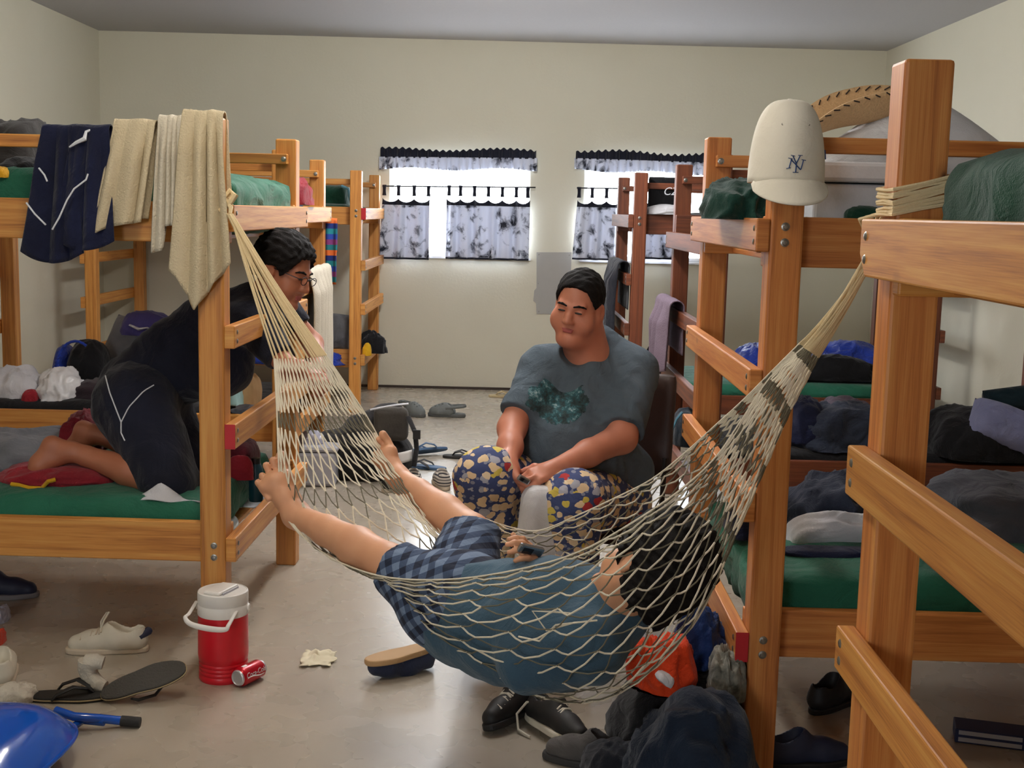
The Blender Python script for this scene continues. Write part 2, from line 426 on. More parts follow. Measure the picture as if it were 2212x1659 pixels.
# ------------------------------------------------------------------ room shell
XL, XR, YB, YF, ZC = -3.57, 3.30, 11.2, -2.6, 3.07
def wall_mat():
    m, t, b = nt('plaster_cream'); co = coords(t)
    n = N(t, 'ShaderNodeTexNoise', Scale=1.3, Detail=4.); L(t, co, n.inputs['Vector'])
    n2 = N(t, 'ShaderNodeTexNoise', Scale=45., Detail=3.); L(t, co, n2.inputs['Vector'])
    L(t, mixc(t, n.outputs[0], srgb(217, 213, 194), srgb(207, 202, 180)), b.inputs['Base Color'])
    bump(t, b, n2.outputs[0], .25, .004); b.inputs['Roughness'].default_value = .6; b.inputs['Specular IOR Level'].default_value = .3
    return m
def floor_mat():
    m, t, b = nt('sealed_concrete'); co = coords(t)
    n = N(t, 'ShaderNodeTexNoise', Scale=.9, Detail=3., Roughness=.5); L(t, co, n.inputs['Vector'])
    n2 = N(t, 'ShaderNodeTexNoise', Scale=7., Detail=2.); L(t, co, n2.inputs['Vector'])
    vo = N(t, 'ShaderNodeTexNoise', Scale=38., Detail=2.); L(t, co, vo.inputs['Vector'])
    c1 = ramp(t, n.outputs[0], [(.25, srgb(168, 157, 140)), (.5, srgb(174, 164, 148)), (.75, srgb(180, 172, 158))])
    c2 = mixc(t, mth(t, 'MULTIPLY', n2.outputs[0], .12), c1.outputs[0], srgb(142, 126, 104))
    sp = ramp(t, vo.outputs[0], [(.72, (0, 0, 0)), (.82, (1, 1, 1))])
    L(t, mixc(t, mth(t, 'MULTIPLY', sp.outputs[0], .35), c2, srgb(90, 75, 58)), b.inputs['Base Color'])
    r = ramp(t, n2.outputs[0], [(.3, (.26, .26, .26)), (.7, (.29, .29, .29))]); L(t, r.outputs[0], b.inputs['Roughness'])
    b.inputs['Specular IOR Level'].default_value = .8
    return m
M_WALL = wall_mat(); M_FLOOR = floor_mat()
M_CEIL = plain('ceiling_paint', srgb(188, 187, 190), .8, bumpy=.15, bscale=60)
struct(MB().box((XL-.2, YF-.2, -.15), (XR+.2, YB+.35, 0)).build('floor', M_FLOOR, smooth=False))
struct(MB().box((XL-.2, YF-.2, ZC), (XR+.2, YB+.35, ZC+.15)).build('ceiling', M_CEIL, smooth=False))
def wall_with_holes(name, y0, y1, holes):
    m = MB(); xs = sorted({XL-.2, XR+.2, *[h[0] for h in holes], *[h[1] for h in holes]})
    zs = sorted({0, ZC, *[h[2] for h in holes], *[h[3] for h in holes]})
    for i in range(len(xs)-1):
        for k in range(len(zs)-1):
            cx, cz = (xs[i]+xs[i+1])/2, (zs[k]+zs[k+1])/2
            if any(h[0] < cx < h[1] and h[2] < cz < h[3] for h in holes): continue
            m.box((xs[i], y0, zs[k]), (xs[i+1], y1, zs[k+1]))
    return struct(m.build(name, M_WALL, smooth=False))
W1 = (-1.03, .215, 1.19, 2.09); W2 = (.69, 1.90, 1.19, 2.09)
wall_with_holes('wall_back', YB, YB+.15, [W1, W2])
F1 = (-2.4, -1.2, 1.2, 2.2)
wall_with_holes('wall_front', YF-.15, YF, [F1])
struct(MB().box((XL-.15, YF, 0), (XL, YB, ZC)).build('wall_left', M_WALL, smooth=False))
struct(MB().box((XR, YF, 0), (XR+.15, YB, ZC)).build('wall_right', M_WALL, smooth=False))
M_GAP = plain('dark_gap', srgb(60, 48, 40), .7)
struct(MB().box((XL, YB-.012, 0), (XR, YB, .022)).build('baseboard_back', M_GAP, smooth=False))  # no baseboard: strip put in for the dark of the gap at the wall foot
M_WFRAME = plain('window_white', srgb(225, 225, 225), .4)
def window(name, w, y, glass=True):
    x0, x1, z0, z1 = w; m = MB(); f = .035
    for a, b in (((x0, z0), (x1, z0+f)), ((x0, z1-f), (x1, z1)), ((x0, z0), (x0+f, z1)), ((x1-f, z0), (x1, z1))):
        m.box((a[0], y+.05, a[1]), (b[0], y+.1, b[1]))
    o = struct(m.build(name, M_WFRAME, smooth=False))
    g = MB().box((x0+f, y+.07, z0+f), (x1-f, y+.076, z1-f)); g = g.build('glass_pane', M_PANE, o, smooth=False)
    s = MB().box((x0-.02, y-.02, z0-.018), (x1+.02, y+.06, z0)); s.build('window_sill', M_WFRAME, o, smooth=False)
def pane_mat():
    m, t, b = nt('window_glass'); out = [n for n in t.nodes if n.type == 'OUTPUT_MATERIAL'][0]
    tr = N(t, 'ShaderNodeBsdfTransparent'); tr.inputs[0].default_value = (.97, .98, 1, 1); gl = N(t, 'ShaderNodeBsdfGlossy', Roughness=.02); mx = N(t, 'ShaderNodeMixShader'); mx.inputs[0].default_value = .06
    L(t, tr.outputs[0], mx.inputs[1]); L(t, gl.outputs[0], mx.inputs[2]); L(t, mx.outputs[0], out.inputs[0]); return m
M_PANE = pane_mat()
window('window_1', W1, YB); window('window_2', W2, YB)
window('window_3', F1, YF-.15)  # unseen window behind the camera, added and sized for fill daylight
# ------------------------------------------------------------------ daylight and added lamps
wd = bpy.data.worlds.new('overcast_sky'); SC.world = wd; wd.use_nodes = True
bg = wd.node_tree.nodes['Background']; bg.inputs[0].default_value = (.93, .97, 1., 1); bg.inputs[1].default_value = 17.
def portal(w, y, ry):
    x0, x1, z0, z1 = w
    l = bpy.data.lights.new('window_portal', 'AREA'); l.shape = 'RECTANGLE'; l.size = x1-x0; l.size_y = z1-z0; l.cycles.is_portal = True
    o = bpy.data.objects.new('window_portal', l); COL.objects.link(o); o.location = ((x0+x1)/2, y, (z0+z1)/2); o.rotation_euler = (ry, 0, 0)
portal(W1, YB+.16, -PI/2); portal(W2, YB+.16, -PI/2); portal(F1, YF-.16, PI/2)
M_FIX = plain('fixture_white', srgb(220, 220, 215), .4)
def lampm():
    m, t, b = nt('lamp_diffuser'); b.inputs['Emission Color'].default_value = (1, .86, .66, 1); b.inputs['Emission Strength'].default_value = 4.; return m
M_LAMP = lampm()
LAMPS = ((-.7, 2.9, 30, (1, .91, .77)), (-.15, 5.4, 66, (1, .98, .96)), (-.15, 7.6, 90, (.98, .98, 1.)))  # unseen fixtures added to brighten the front, the aisle and the back
for i, (lx, ly, pw, lc_) in enumerate(LAMPS):
    t = thing('ceiling_light', ['long white fluorescent ceiling fixture over the near bunks', 'long white fluorescent ceiling fixture over the middle of the aisle', 'long white fluorescent ceiling fixture near the back wall'][i], 'light', (lx, ly, ZC), group=None)
    m = MB(); m.box((lx-.12, ly-.62, ZC-.05), (lx+.12, ly+.62, ZC)); m.build('housing', M_FIX, t, bevel=.004, smooth=False)
    m = MB(); m.box((lx-.1, ly-.6, ZC-.075), (lx+.1, ly+.6, ZC-.051)); m.build('diffuser', M_LAMP, t, bevel=.008, smooth=False)
    for dy in (-.4, 0, .4):   # added point lights hung below each fixture do the lighting
        l = bpy.data.lights.new('fluorescent_lamp', 'POINT'); l.shadow_soft_size = .09; l.energy = pw/3; l.color = lc_
        o = bpy.data.objects.new('fluorescent_lamp', l); COL.objects.link(o); o.location = (lx, ly+dy, ZC-.2)
SC.view_settings.view_transform = 'Standard'; SC.view_settings.look = 'None'; SC.view_settings.gamma = 1; SC.view_settings.exposure = .30
SC.view_settings.use_curve_mapping = False
# ------------------------------------------------------------------ bunk beds
M_PINE = wood('varnished_pine', srgb(216, 160, 84), srgb(198, 132, 60), srgb(152, 90, 38))
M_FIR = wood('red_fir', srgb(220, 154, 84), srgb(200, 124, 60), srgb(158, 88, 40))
M_FIR_BACKLIT = wood('brown_fir', srgb(138, 78, 46), srgb(112, 58, 34), srgb(76, 38, 24))  # fir with its backlit darkness put into the colours, for the far right bunks
M_BOLT = plain('zinc_bolt', srgb(150, 148, 142), .35, .9)
M_RED = plain('red_end_paint', srgb(190, 30, 40), .5)
PW = .0888
STD = [(1.51, 1.599), (1.1165, 1.1945), (.771, .857), (.373, .458)]
def bunk(label, side, x, y, rdeg, wood_m, slats=STD, Ln=2.15, W=1.338, lr=(.345, .488), group=None, red=(), post_m=None, bolts=True, split=()):
    t = thing('bunk_bed', label, 'bunk bed', (x, y, 0), -math.radians(rdeg), group)
    LOC[t.name] = Vector((0, 0, 0)); s = -1 if side == 'L' else 1; pm = post_m or wood_m
    rs = random.random()*9
    def bx(name, v0, v1, u0, u1, z0, z1, axis, mat, bev=.004, par=None):
        m = MB(); m.box((s*v0, u0, z0), (s*v1, u1, z1), axis, seed=random.random()*20)
        return m.build(name, mat, par or t, bevel=bev, smooth=False)
    posts = []
    for v0 in (0, Ln-PW):
        for u0 in (0, W-PW):
            posts.append((bx('post', v0, v0+PW, u0, u0+PW, 0, 1.885, 2, pm, .007), v0, u0))
    for u0 in (PW+.001, W-PW-.039):
        bx('side_rail', 0.002, Ln-.002, u0, u0+.038, 1.468, 1.605, 0, wood_m)
        bx('side_rail', 0.002, Ln-.002, u0, u0+.038, lr[0], lr[1], 0, wood_m)
    bx('guard_rail', .03, Ln-.02, PW+.001, PW+.041, 1.777, 1.82, 0, wood_m)
    bx('guard_rail', .03, Ln-.02, W-PW-.041, W-PW-.001, 1.777, 1.82, 0, wood_m)
    for n_, (z0, z1) in enumerate(slats):
        bx('rung', -.0365, -.0005, -.001, W+.001, z0, z1, 1, wood_m)
        bx('rung', Ln+.0005, Ln+.0365, 0, W, z0, z1, 1, wood_m)
    for (k, end) in red:
        z0, z1 = slats[k]; u = -.0025 if end == 0 else W+.0015
        o = bx('painted_end', -.0365, -.0005, u, u+.001, z0, z1, 1, M_RED, .0005); o['label'] = 'red painted rung end'
    for z in (1.468, lr[0]):
        bx('deck_board', .1, Ln-.1, PW+.04, W-PW-.04, z+.005, z+.022, 0, wood_m, .002)
    if bolts:
        for o, v0, u0 in posts:
            if v0 > 0: continue
            for z in (1.578, 1.536, lr[1]-.058, lr[1]-.1):
                if u0 == 0:
                    m = MB(); m.lathe([(0, .006), (.006, .0055), (.0075, .003), (.0115, .002), (.0115, 0)], M=Matrix.Translation((s*PW*.45, u0-.0003, z)) @ Matrix.Rotation(PI/2, 4, 'X'), n=14)
                    m.build('bolt', M_BOLT, o)
            m = MB(); m.lathe([(0, .006), (.006, .0055), (.0075, .003), (.0115, .002), (.0115, 0)], M=Matrix.Translation((s*PW*.5, W-PW-.0415, 1.798)) @ Matrix.Rotation(PI/2, 4, 'X'), n=14)
            if u0 > 0: m.build('bolt', M_BOLT, o)
        for (z0, z1) in slats:
            for u in (.035, W-.035):
                for dz in (.3, .7):
                    m = MB(); m.lathe([(0, .003), (.006, .0025), (.009, 0)], M=Matrix.Translation((-s*.0366, u, z0+(z1-z0)*dz)) @ Matrix.Rotation(-s*PI/2, 4, 'Y'), n=10)
                    m.build('screw_head', M_BOLT, t)
    return t
B = {}
B['L1'] = bunk('nearest left pine bunk bed with tan towels over its top rail', 'L', -.9406, 4.2132, 1.6, M_PINE, red=((2, 0),))
B['L2'] = bunk('middle left pine bunk bed behind the kneeling boy, white towel on its ladder', 'L', -1.1168, 6.5167, 0, M_PINE, Ln=2.0)
B['L3'] = bunk('far left pine bunk bed against the back wall', 'L', -1.1125, 9.7484, .6, M_PINE, red=((0, 0),))
def sh(d): return [(a+d, b+d) for a, b in STD]
B['R1'] = bunk('nearest right bunk bed cut by the photo edge, hammock rope tied round its post', 'R', .682, 1.0092, .8, M_PINE, slats=[(1.497, 1.6032), (1.0798, 1.1748), (.7323, .8179), (.3, .385)], post_m=M_FIR)
B['R2'] = bunk('right orange bunk bed with the white cap on its front post', 'R', .7047, 3.3436, .94, M_FIR, red=((3, 0),), lr=(.357, .495))
B['R3'] = bunk('dark brown right bunk bed with a mauve towel on its ladder', 'R', .955, 5.84, 0, M_FIR_BACKLIT, slats=sh(-.09), lr=(.31, .44))
B['R4'] = bunk('farthest right dark bunk bed in front of the second window', 'R', .877, 8.6, 0, M_FIR_BACKLIT, lr=(.22, .355))

# the near bunk's top rung has a sawn-off lower corner
for o in list(B['R1'].children):
    if o.name.startswith('rung'):
        zs = [v.co.z for v in o.data.vertices]; xs = [v.co.x for v in o.data.vertices]
        if max(zs) > 1.6 and max(xs) < .1:
            bm = bmesh.new(); bm.from_mesh(o.data)
            es = [e for e in bm.edges if abs(e.verts[0].co.y-e.verts[1].co.y) < 1e-4 and abs(e.verts[0].co.z-e.verts[1].co.z) < 1e-4 and e.verts[0].co.y > 1 and e.verts[0].co.z < 1.51]
            bmesh.ops.bevel(bm, geom=es, offset=.04, offset_type='OFFSET', segments=1, affect='EDGES'); bm.to_mesh(o.data); bm.free()
for o in list(B['R1'].children):
    if o.name.startswith('post'):
        for q in list(o.children):
            if q.name.startswith('bolt') and min(v.co.z for v in q.data.vertices) > 1.7: bpy.data.objects.remove(q)
# ------------------------------------------------------------------ bedding and laundry
for ch in list(B['R1'].children):
    if ch.name.startswith('guard_rail'): bpy.data.objects.remove(ch)
def bw(k, u, v, z):
    o = B[k]; a = o.rotation_euler.z; s = -1 if k[0] == 'L' else 1
    x, y = s*v, u
    return np.array([o.location.x+x*math.cos(a)-y*math.sin(a), o.location.y+x*math.sin(a)+y*math.cos(a), z])
def bM(k):
    return Matrix.Translation(B[k].location) @ Matrix.Rotation(B[k].rotation_euler.z, 4, 'Z')
GREEN = cloth('green_sheet', srgb(38, 108, 84), srgb(30, 92, 70), .75, .8, 7.)
GREEN2 = cloth('dark_green_sheet', srgb(24, 72, 54), srgb(18, 58, 44), .8, .8, 7.)
NAVY = cloth('navy_cloth', srgb(28, 34, 66), srgb(20, 24, 48), .85, .6, 9.)
BLACK = cloth('black_cloth', srgb(22, 22, 26), srgb(14, 14, 17), .85, .6, 9.)
DKGREY = cloth('charcoal_cloth', srgb(46, 48, 56), srgb(34, 35, 42), .9, .7, 8.)
SLATE = cloth('slate_fleece', srgb(58, 66, 84), srgb(42, 48, 64), .95, .8, 9.)
GREY = cloth('grey_fleece', srgb(140, 142, 148), srgb(118, 120, 126), .95, .8, 8.)
WHITEC = cloth('white_cotton', srgb(214, 214, 218), srgb(196, 197, 204), .85, .6, 8.)
LAV = cloth('lavender_pillowcase', srgb(140, 144, 176), srgb(118, 122, 158), .85, .8, 8.)
BLUE = cloth('blue_nylon', srgb(34, 66, 176), srgb(24, 46, 132), .4, 1., 14.)
ROYAL = cloth('deep_blue_cloth', srgb(30, 56, 112), srgb(22, 42, 90), .8, .8, 10.)
REDC = cloth('crimson_cloth', srgb(156, 36, 48), srgb(122, 26, 38), .8, .7, 10.)
ORANGE = cloth('orange_cloth', srgb(236, 74, 28), srgb(214, 58, 20), .7, .7, 10.)
YELLOW = cloth('yellow_cloth', srgb(226, 176, 30), srgb(200, 148, 22), .7, .6, 10.)
PURPLE = cloth('purple_cloth', srgb(84, 78, 140), srgb(66, 60, 118), .8, .6, 9.)
MAUVE = cloth('mauve_cloth', srgb(108, 92, 106), srgb(88, 76, 90), .9, .7, 9.)
PLASTICB = plain('white_plastic_bag', srgb(226, 226, 228), .3, bumpy=.6, bscale=30)
PAPER = plain('brown_paper', srgb(196, 164, 120), .8, bumpy=.6, bscale=25)
TOWEL = terry('cream_terry', srgb(218, 204, 174), srgb(200, 184, 152))
TOWEL2 = terry('pale_terry', srgb(222, 214, 196), srgb(206, 196, 176))
MAUVET = terry('mauve_terry', srgb(138, 122, 136), srgb(116, 102, 116))
def mattress(k, name, z0, z1, mat, label, u=(.14, 1.2), v=(.06, 2.06), crown=.03, ridge=.02, seed=0):
    s = -1 if k[0] == 'L' else 1
    lo = (min(s*v[0], s*v[1]), u[0], z0); hi = (max(s*v[0], s*v[1]), u[1], z1)
    o = rounded(name, lo, hi, .07, mat, None, 26, .006, 7., seed, crown, bM(k), ridge=ridge)
    return tag(o, label, 'mattress')
mattress('L1', 'mattress', 1.492, 1.70, GREEN, 'green sheeted mattress on the top of the nearest left bunk', v=(-.0, 2.05), crown=.05, seed=1)
mattress('L1', 'mattress', .372, .545, GREEN, 'green sheeted mattress the kneeling boy kneels on', v=(.1, 2.05), crown=.03, ridge=.025, seed=2)
mattress('L2', 'mattress', 1.492, 1.64, NAVY, 'navy mattress on the top of the middle left bunk', v=(.1, 1.9), seed=3)
mattress('L2', 'mattress', .372, .52, BLACK, 'dark mattress on the bottom of the middle left bunk', v=(.1, 1.9), seed=4)
mattress('L3', 'mattress', 1.492, 1.62, GREEN2, 'dark green mattress on the top of the far left bunk', v=(.1, 2.05), seed=5)
mattress('L3', 'mattress', .372, .50, ROYAL, 'blue mattress on the bottom of the far left bunk', v=(.1, 2.05), seed=6)
mattress('R1', 'mattress', 1.492, 1.715, GREEN2, 'green sheeted mattress bulging beside the nearest right bunk post', v=(.05, 2.05), u=(.132, 1.205), crown=.06, ridge=.015, seed=7)
mattress('R2', 'mattress', 1.492, 1.60, GREEN2, 'dark green mattress on the top of the bunk with the cap', v=(.08, 2.05), seed=8)
mattress('R2', 'mattress', .385, .575, GREEN, 'green sheeted mattress on the bottom of the bunk with the cap', v=(.05, 2.05), u=(.135, 1.2), crown=.05, ridge=.03, seed=9)
mattress('R3', 'mattress', 1.492, 1.6, GREEN2, 'green mattress on the top of the bunk with the mauve towel', v=(.08, 2.05), seed=10)
mattress('R3', 'mattress', .335, .47, BLACK, 'dark mattress on the bottom of the bunk with the mauve towel', v=(.08, 2.05), seed=11)
mattress('R4', 'mattress', 1.492, 1.6, DKGREY, 'grey mattress on the top of the farthest right bunk', v=(.08, 2.05), seed=12)
mattress('R4', 'mattress', .245, .43, GREEN, 'green mattress on the bottom of the farthest right bunk', v=(.05, 2.05), crown=.02, seed=13)
def hp(name, label, cat, px, Y, mat, depth, seed=0, fold=.16, freq=2.4, z=None, parent=None, power=2.6, rz=0., group=None):
    """crumpled cloth whose near outline spans the photo box px=(x0,x1,y0,y1) at depth Y"""
    x0, x1, y0, y1 = px; c = at((x0+x1)/2, y1, Y); k = Y/CF
    if z is not None: c[2] = z
    top = at((x0+x1)/2, y0, Y)[2]
    o = heap(name, c, ((x1-x0)*k*1.02, depth, max(.02, (top-c[2])*1.0)), mat, parent, seed, fold, freq, power=power, rz=rz)
    if parent is None: tag(o, label, cat, group)
    return o
def pil(name, label, cat, px, Y, mat, thick, tilt=0., rot=0., seed=0, lean=0.):
    """stuffed pillow facing the aisle; tilt about the view axis, lean away"""
    x0, x1, y0, y1 = px; k = Y/CF; c = at((x0+x1)/2, (y0+y1)/2, Y); w, h = (x1-x0)*k/2, (y1-y0)*k/2
    M = Matrix.Translation(c) @ Matrix.Rotation(rot, 4, 'Z') @ Matrix.Rotation(lean, 4, 'X') @ Matrix.Rotation(tilt, 4, 'Y')
    m = MB()
    def side(sg):
        def fn(u, v):
            a, b = 2*u-1, 2*v-1; e = max(0, (1-a**4)*(1-b**4))**.45
            q = Vector((a*1.6+seed, b*1.6, seed*2.)); n = noise.noise(q*1.3)*.16+(1-abs(noise.noise(q*2.2)))*.1
            pin = 1-.07*(a*a*b*b); return tuple(M @ Vector((a*w*(1-.06*(1-b*b))*pin, sg*thick*.5*e*(1+n), b*h*(1-.06*(1-a*a))*pin)))
        return fn
    m.grid(26, 22, side(-1)); m.grid(26, 22, side(1))
    return tag(m.build(name, mat), label, cat)
# --- top of the nearest left bunk
hp('clothes_pile', 'dark brown clothes heaped at the left edge on the top bunk', 'clothes', (-60, 112, 268, 372), 4.75, cloth('umber_cloth', srgb(52, 48, 46), srgb(38, 36, 36)), .5, 3, .2)
hp('duffel_bag', 'black bag lying under the dark clothes on the top left bunk', 'bag', (-20, 150, 352, 436), 4.62, BLACK, .4, 4)
hp('folded_cloth', 'small yellow cloth at the left photo edge on the top bunk', 'cloth', (-30, 26, 360, 384), 4.42, YELLOW, .12, 5, .05)
# shorts over the rail
M_PIPE = plain('white_piping', srgb(220, 224, 232), .6)
def bar(k, v0, v1, u, z): return bw(k, u, v0, z), bw(k, u, v1, z)
def wp(px, py, Y): return at(px, py, Y)
sa, sb = wp(112, 283, 4.27), wp(238, 283, 4.27); sa[2] = sb[2] = 1.852
shorts = thing('swim_shorts', 'navy shorts with white piping hung over the top rail', 'shorts', (sa+sb)/2)
def leg(a, b, front, seed, bulge):
    def fr(u): return front*(1+.1*math.sin(u*3))
    return drape('shorts_leg', a, b, .02, fr, .22, NAVY, shorts, 1.2, .018, seed=seed, spread=bulge, nu=40, nv=50, solid=.004, side=(-.12, -.02))
leg(wp(95, 283, 4.27), wp(170, 283, 4.27), .40, 3, 1.5); leg(wp(160, 283, 4.26), wp(240, 283, 4.26), .36, 4, 1.35)
MB().tube([wp(84, 363, 4.2), wp(96, 378, 4.19), wp(102, 392, 4.19)], .003, 6).build('piping', M_PIPE, shorts)
MB().tube([wp(57, 438, 4.19), wp(75, 462, 4.18), wp(99, 486, 4.17)], .003, 6).build('piping', M_PIPE, shorts)
MB().tube([wp(190, 376, 4.19), wp(186, 388, 4.18), wp(160, 408, 4.17), wp(145, 432, 4.17), wp(128, 470, 4.16), wp(113, 496, 4.16)], .003, 6).build('piping', M_PIPE, shorts)
MB().tube([wp(150, 318, 4.215), wp(165, 308, 4.21), wp(183, 300, 4.21), wp(186, 285, 4.23), wp(205, 277, 4.25)], [.003, .006, .008, .005, .004], 6).build('piping', M_PIPE, shorts)
def towel(name, label, x0, x1, ytop, Y, zrail, front, mat, **kw):
    a, b = wp(x0, ytop, Y), wp(x1, ytop, Y); a[2] = b[2] = zrail
    return tag(drape(name, a, b, .028, front, .3, mat, **kw), label, 'towel')
def lenf(pts):
    xs = [p[0] for p in pts]; ys = [p[1] for p in pts]
    return lambda u: float(np.interp(u, xs, ys))
towel('hand_towel', 'short cream towel beside the navy shorts on the top rail', 250, 340, 285, 4.27, 1.845, lenf([(0, .36), (.3, .33), (1, .31)]), TOWEL, nf=1.3, amp=.02, seed=1, spread=1.08, side=(-.2, -.16))
towel('hand_towel', 'pale ribbed towel half hidden by the long cream towel', 346, 400, 275, 4.28, 1.862, lenf([(0, .43), (.35, .42), (.4, .34), (1, .33)]), TOWEL2, nf=2.2, amp=.016, seed=2, spread=1., side=(-.06, .0))
towel('bath_towel', 'long cream towel hanging to a point over the bunk post', 398, 486, 262, 4.235, 1.878, lenf([(0, .5), (.12, .52), (.42, .63), (.75, .53), (1, .47)]), TOWEL, nf=1.6, amp=.022, seed=3, spread=1.22, side=(-.06, .03))
# --- middle left bunk
hp('sleeping_bag', 'red and blue sleeping bag on the middle left top bunk', 'sleeping bag', (596, 676, 385, 442), 7.0, REDC, .4, 6)
def stripes(name, cols, axis=2, scale=9.):
    m, t, b = nt(name); co = coords(t); sp = N(t, 'ShaderNodeSeparateXYZ'); L(t, co, sp.inputs[0])
    v = mth(t, 'FRACT', mth(t, 'MULTIPLY', sp.outputs[axis], scale)); r = N(t, 'ShaderNodeValToRGB'); r.color_ramp.interpolation = 'CONSTANT'; e = r.color_ramp.elements
    e[0].color = rgba(cols[0]); e[1].color = rgba(cols[1]); e[1].position = 1/len(cols)
    for i, c in enumerate(cols[2:]): n = e.new((i+2)/len(cols)); n.color = rgba(c)
    L(t, v, r.inputs[0]); L(t, r.outputs[0], b.inputs['Base Color']); b.inputs['Roughness'].default_value = .9
    return m
M_BEACH = stripes('beach_towel_print', [srgb(30, 60, 150), srgb(20, 120, 130), srgb(20, 40, 110), srgb(200, 100, 40), srgb(20, 110, 120), srgb(120, 50, 110)], 2, 5.)
tag(drape('beach_towel', (-1.14, 7.89, 1.52), (-1.05, 7.89, 1.52), .012, .40, .2, M_BEACH, nf=1, amp=.012, seed=5, nu=24, nv=40), 'narrow multicoloured beach towel on the middle left ladder', 'towel')
wt = tag(drape('bath_towel', (-1.098, 6.9, 1.225), (-1.098, 7.75, 1.225), .03, lenf([(0, .55), (.5, .72), (1, .7)]), .35, TOWEL2, nf=2.5, amp=.03, fdir=(1, 0, 0), seed=6, spread=.8), 'white towel hanging on the ladder behind the kneeling boy', 'towel')
MB().tube([wp(683, 700, 7.0), wp(686, 745, 6.95), wp(692, 785, 6.9)], .014, 8, flat=(1, .3)).build('strap', YELLOW).name = 'strap'
tag(bpy.data.objects['strap'], 'yellow strap hanging beside the white towel on the ladder', 'strap')
hp('plastic_bag', 'white plastic bag on the middle left lower bunk', 'bag', (86, 182, 805, 866), 6.85, PLASTICB, .3, 7, .2, 3.)
hp('clothes_pile', 'grey white clothes heaped left of the white plastic bag', 'clothes', (-30, 98, 800, 866), 6.9, WHITEC, .35, 8, .2)
hp('cloth', 'small red cloth tucked under the grey white clothes', 'cloth', (48, 84, 842, 866), 6.74, REDC, .08, 9, .1)
b0 = thing('gym_bag', 'round black bag with blue trim on the middle left lower bunk', 'bag', at(180, 840, 7.15))
hp('bag_body', '', '', (150, 240, 733, 845), 7.15, BLACK, .34, 10, .05, parent=b0, z=.52)
hp('bag_side', '', '', (122, 165, 745, 845), 7.2, BLUE, .3, 11, .08, parent=b0, z=.52)
MB().tube([wp(163+38*math.cos(a), 785-48*math.sin(a), 6.98) for a in np.linspace(.9, 3.9, 14)], .008, 8).build('blue_trim', BLUE, b0)
hp('clothes_pile', 'dark plum clothes between the black bag and the kneeling boy', 'clothes', (165, 300, 818, 866), 6.9, cloth('plum_cloth', srgb(56, 44, 52), srgb(40, 32, 38)), .3, 12)
pil('pillow', 'grey pillow propped up behind the kneeling boy', 'pillow', (228, 352, 688, 800), 7.45, GREY, .14, tilt=.3, lean=-.35, seed=3)
c0 = thing('cloth', 'purple cloth with white trim lying on the grey pillow', 'cloth', at(318, 715, 7.3))
hp('cloth_body', '', '', (262, 372, 673, 722), 7.3, PURPLE, .2, 13, .1, parent=c0)
MB().tube([wp(280, 702, 7.2), wp(300, 711, 7.19), (wp(318, 708, 7.19)), wp(345, 720, 7.19)], [.012, .018, .01, .006], 8, flat=(1, .5)).build('white_trim', WHITEC, c0)
hp('paper_bag', 'tan paper bag on the bunk right of the kneeling boy', 'bag', (512, 562, 812, 874), 6.75, PAPER, .16, 14, .12, power=4.)
hp('plastic_bag', 'pale aqua plastic bag beside the tan paper bag', 'bag', (492, 528, 812, 872), 6.7, plain('aqua_plastic', srgb(170, 214, 218), .3, bumpy=.5, bscale=30), .14, 15, .15)
hp('sleeping_bag', 'blue sleeping bag seen past the kneeling boy on the far left bunk', 'sleeping bag', (530, 752, 745, 782), 9.95, BLUE, .5, 16, .1)
pil('pillow', 'grey bag like pillow standing on the far left bunk', 'pillow', (712, 760, 676, 760), 9.95, cloth('taupe_grey', srgb(98, 98, 100), srgb(82, 82, 86)), .2, tilt=.1, seed=5)
hp('shoe_bag', 'black shoe bag over the far left bunk ladder end', 'bag', (778, 834, 718, 762), 9.9, BLACK, .12, 17, .25)
hp('cloth', 'small yellow cloth on the far left bunk beside the black shoe bag', 'cloth', (782, 802, 742, 768), 9.82, YELLOW, .06, 18, .1)
g0 = thing('backpack', 'dark green pack with pale blue edge on the far left top bunk', 'bag', at(728, 446, 10.3))
hp('bag_body', '', '', (690, 756, 400, 446), 10.3, GREEN2, .4, 19, .05, parent=g0, power=4.)
MB().tube([wp(738, 402, 10.1), wp(752, 408, 10.08), wp(755, 425, 10.07), wp(760, 442, 10.06)], .012, 8).build('blue_edge', plain('pale_blue', srgb(110, 170, 196), .5), g0)
# --- bottom of the nearest left bunk
hp('blanket', 'grey blanket bunched at the left edge of the lower bunk', 'blanket', (-90, 175, 928, 1052), 5.0, GREY, .6, 20, .18, 2.2, z=.55)
rb = thing('sleeping_bag', 'crimson and yellow sleeping bag under the bare feet', 'sleeping bag', at(130, 1058, 4.62))
hp('bag_body', '', '', (15, 262, 1000, 1060), 4.68, REDC, .35, 21, .14, 3., parent=rb, z=.55)
hp('bag_fold', '', '', (138, 245, 893, 1000), 5.08, REDC, .3, 22, .2, 3., parent=rb, z=.6)
hp('bag_hood', '', '', (168, 225, 888, 965), 5.2, BLACK, .2, 23, .1, 3., parent=rb, z=.6)
MB().tube([wp(25, 1046, 4.5), wp(40, 1048, 4.49), wp(62, 1054, 4.48), wp(90, 1055, 4.5), wp(104, 1040, 4.49), wp(120, 1036, 4.5)], .008, 8).build('yellow_trim', YELLOW, rb)
m = MB()
m.grid(20, 14, lambda u, v: tuple(at(300+u*132, 1081+3*u-(1-abs(2*u-.7))*38*v, 4.40+.06*v)+np.array([0, 0, .004*math.sin(u*9+v*4)])))
tag(m.build('paper_sheet', WHITEC, solid=.003), 'white sheet sticking out under the boy kneeling on the bunk', 'sheet')
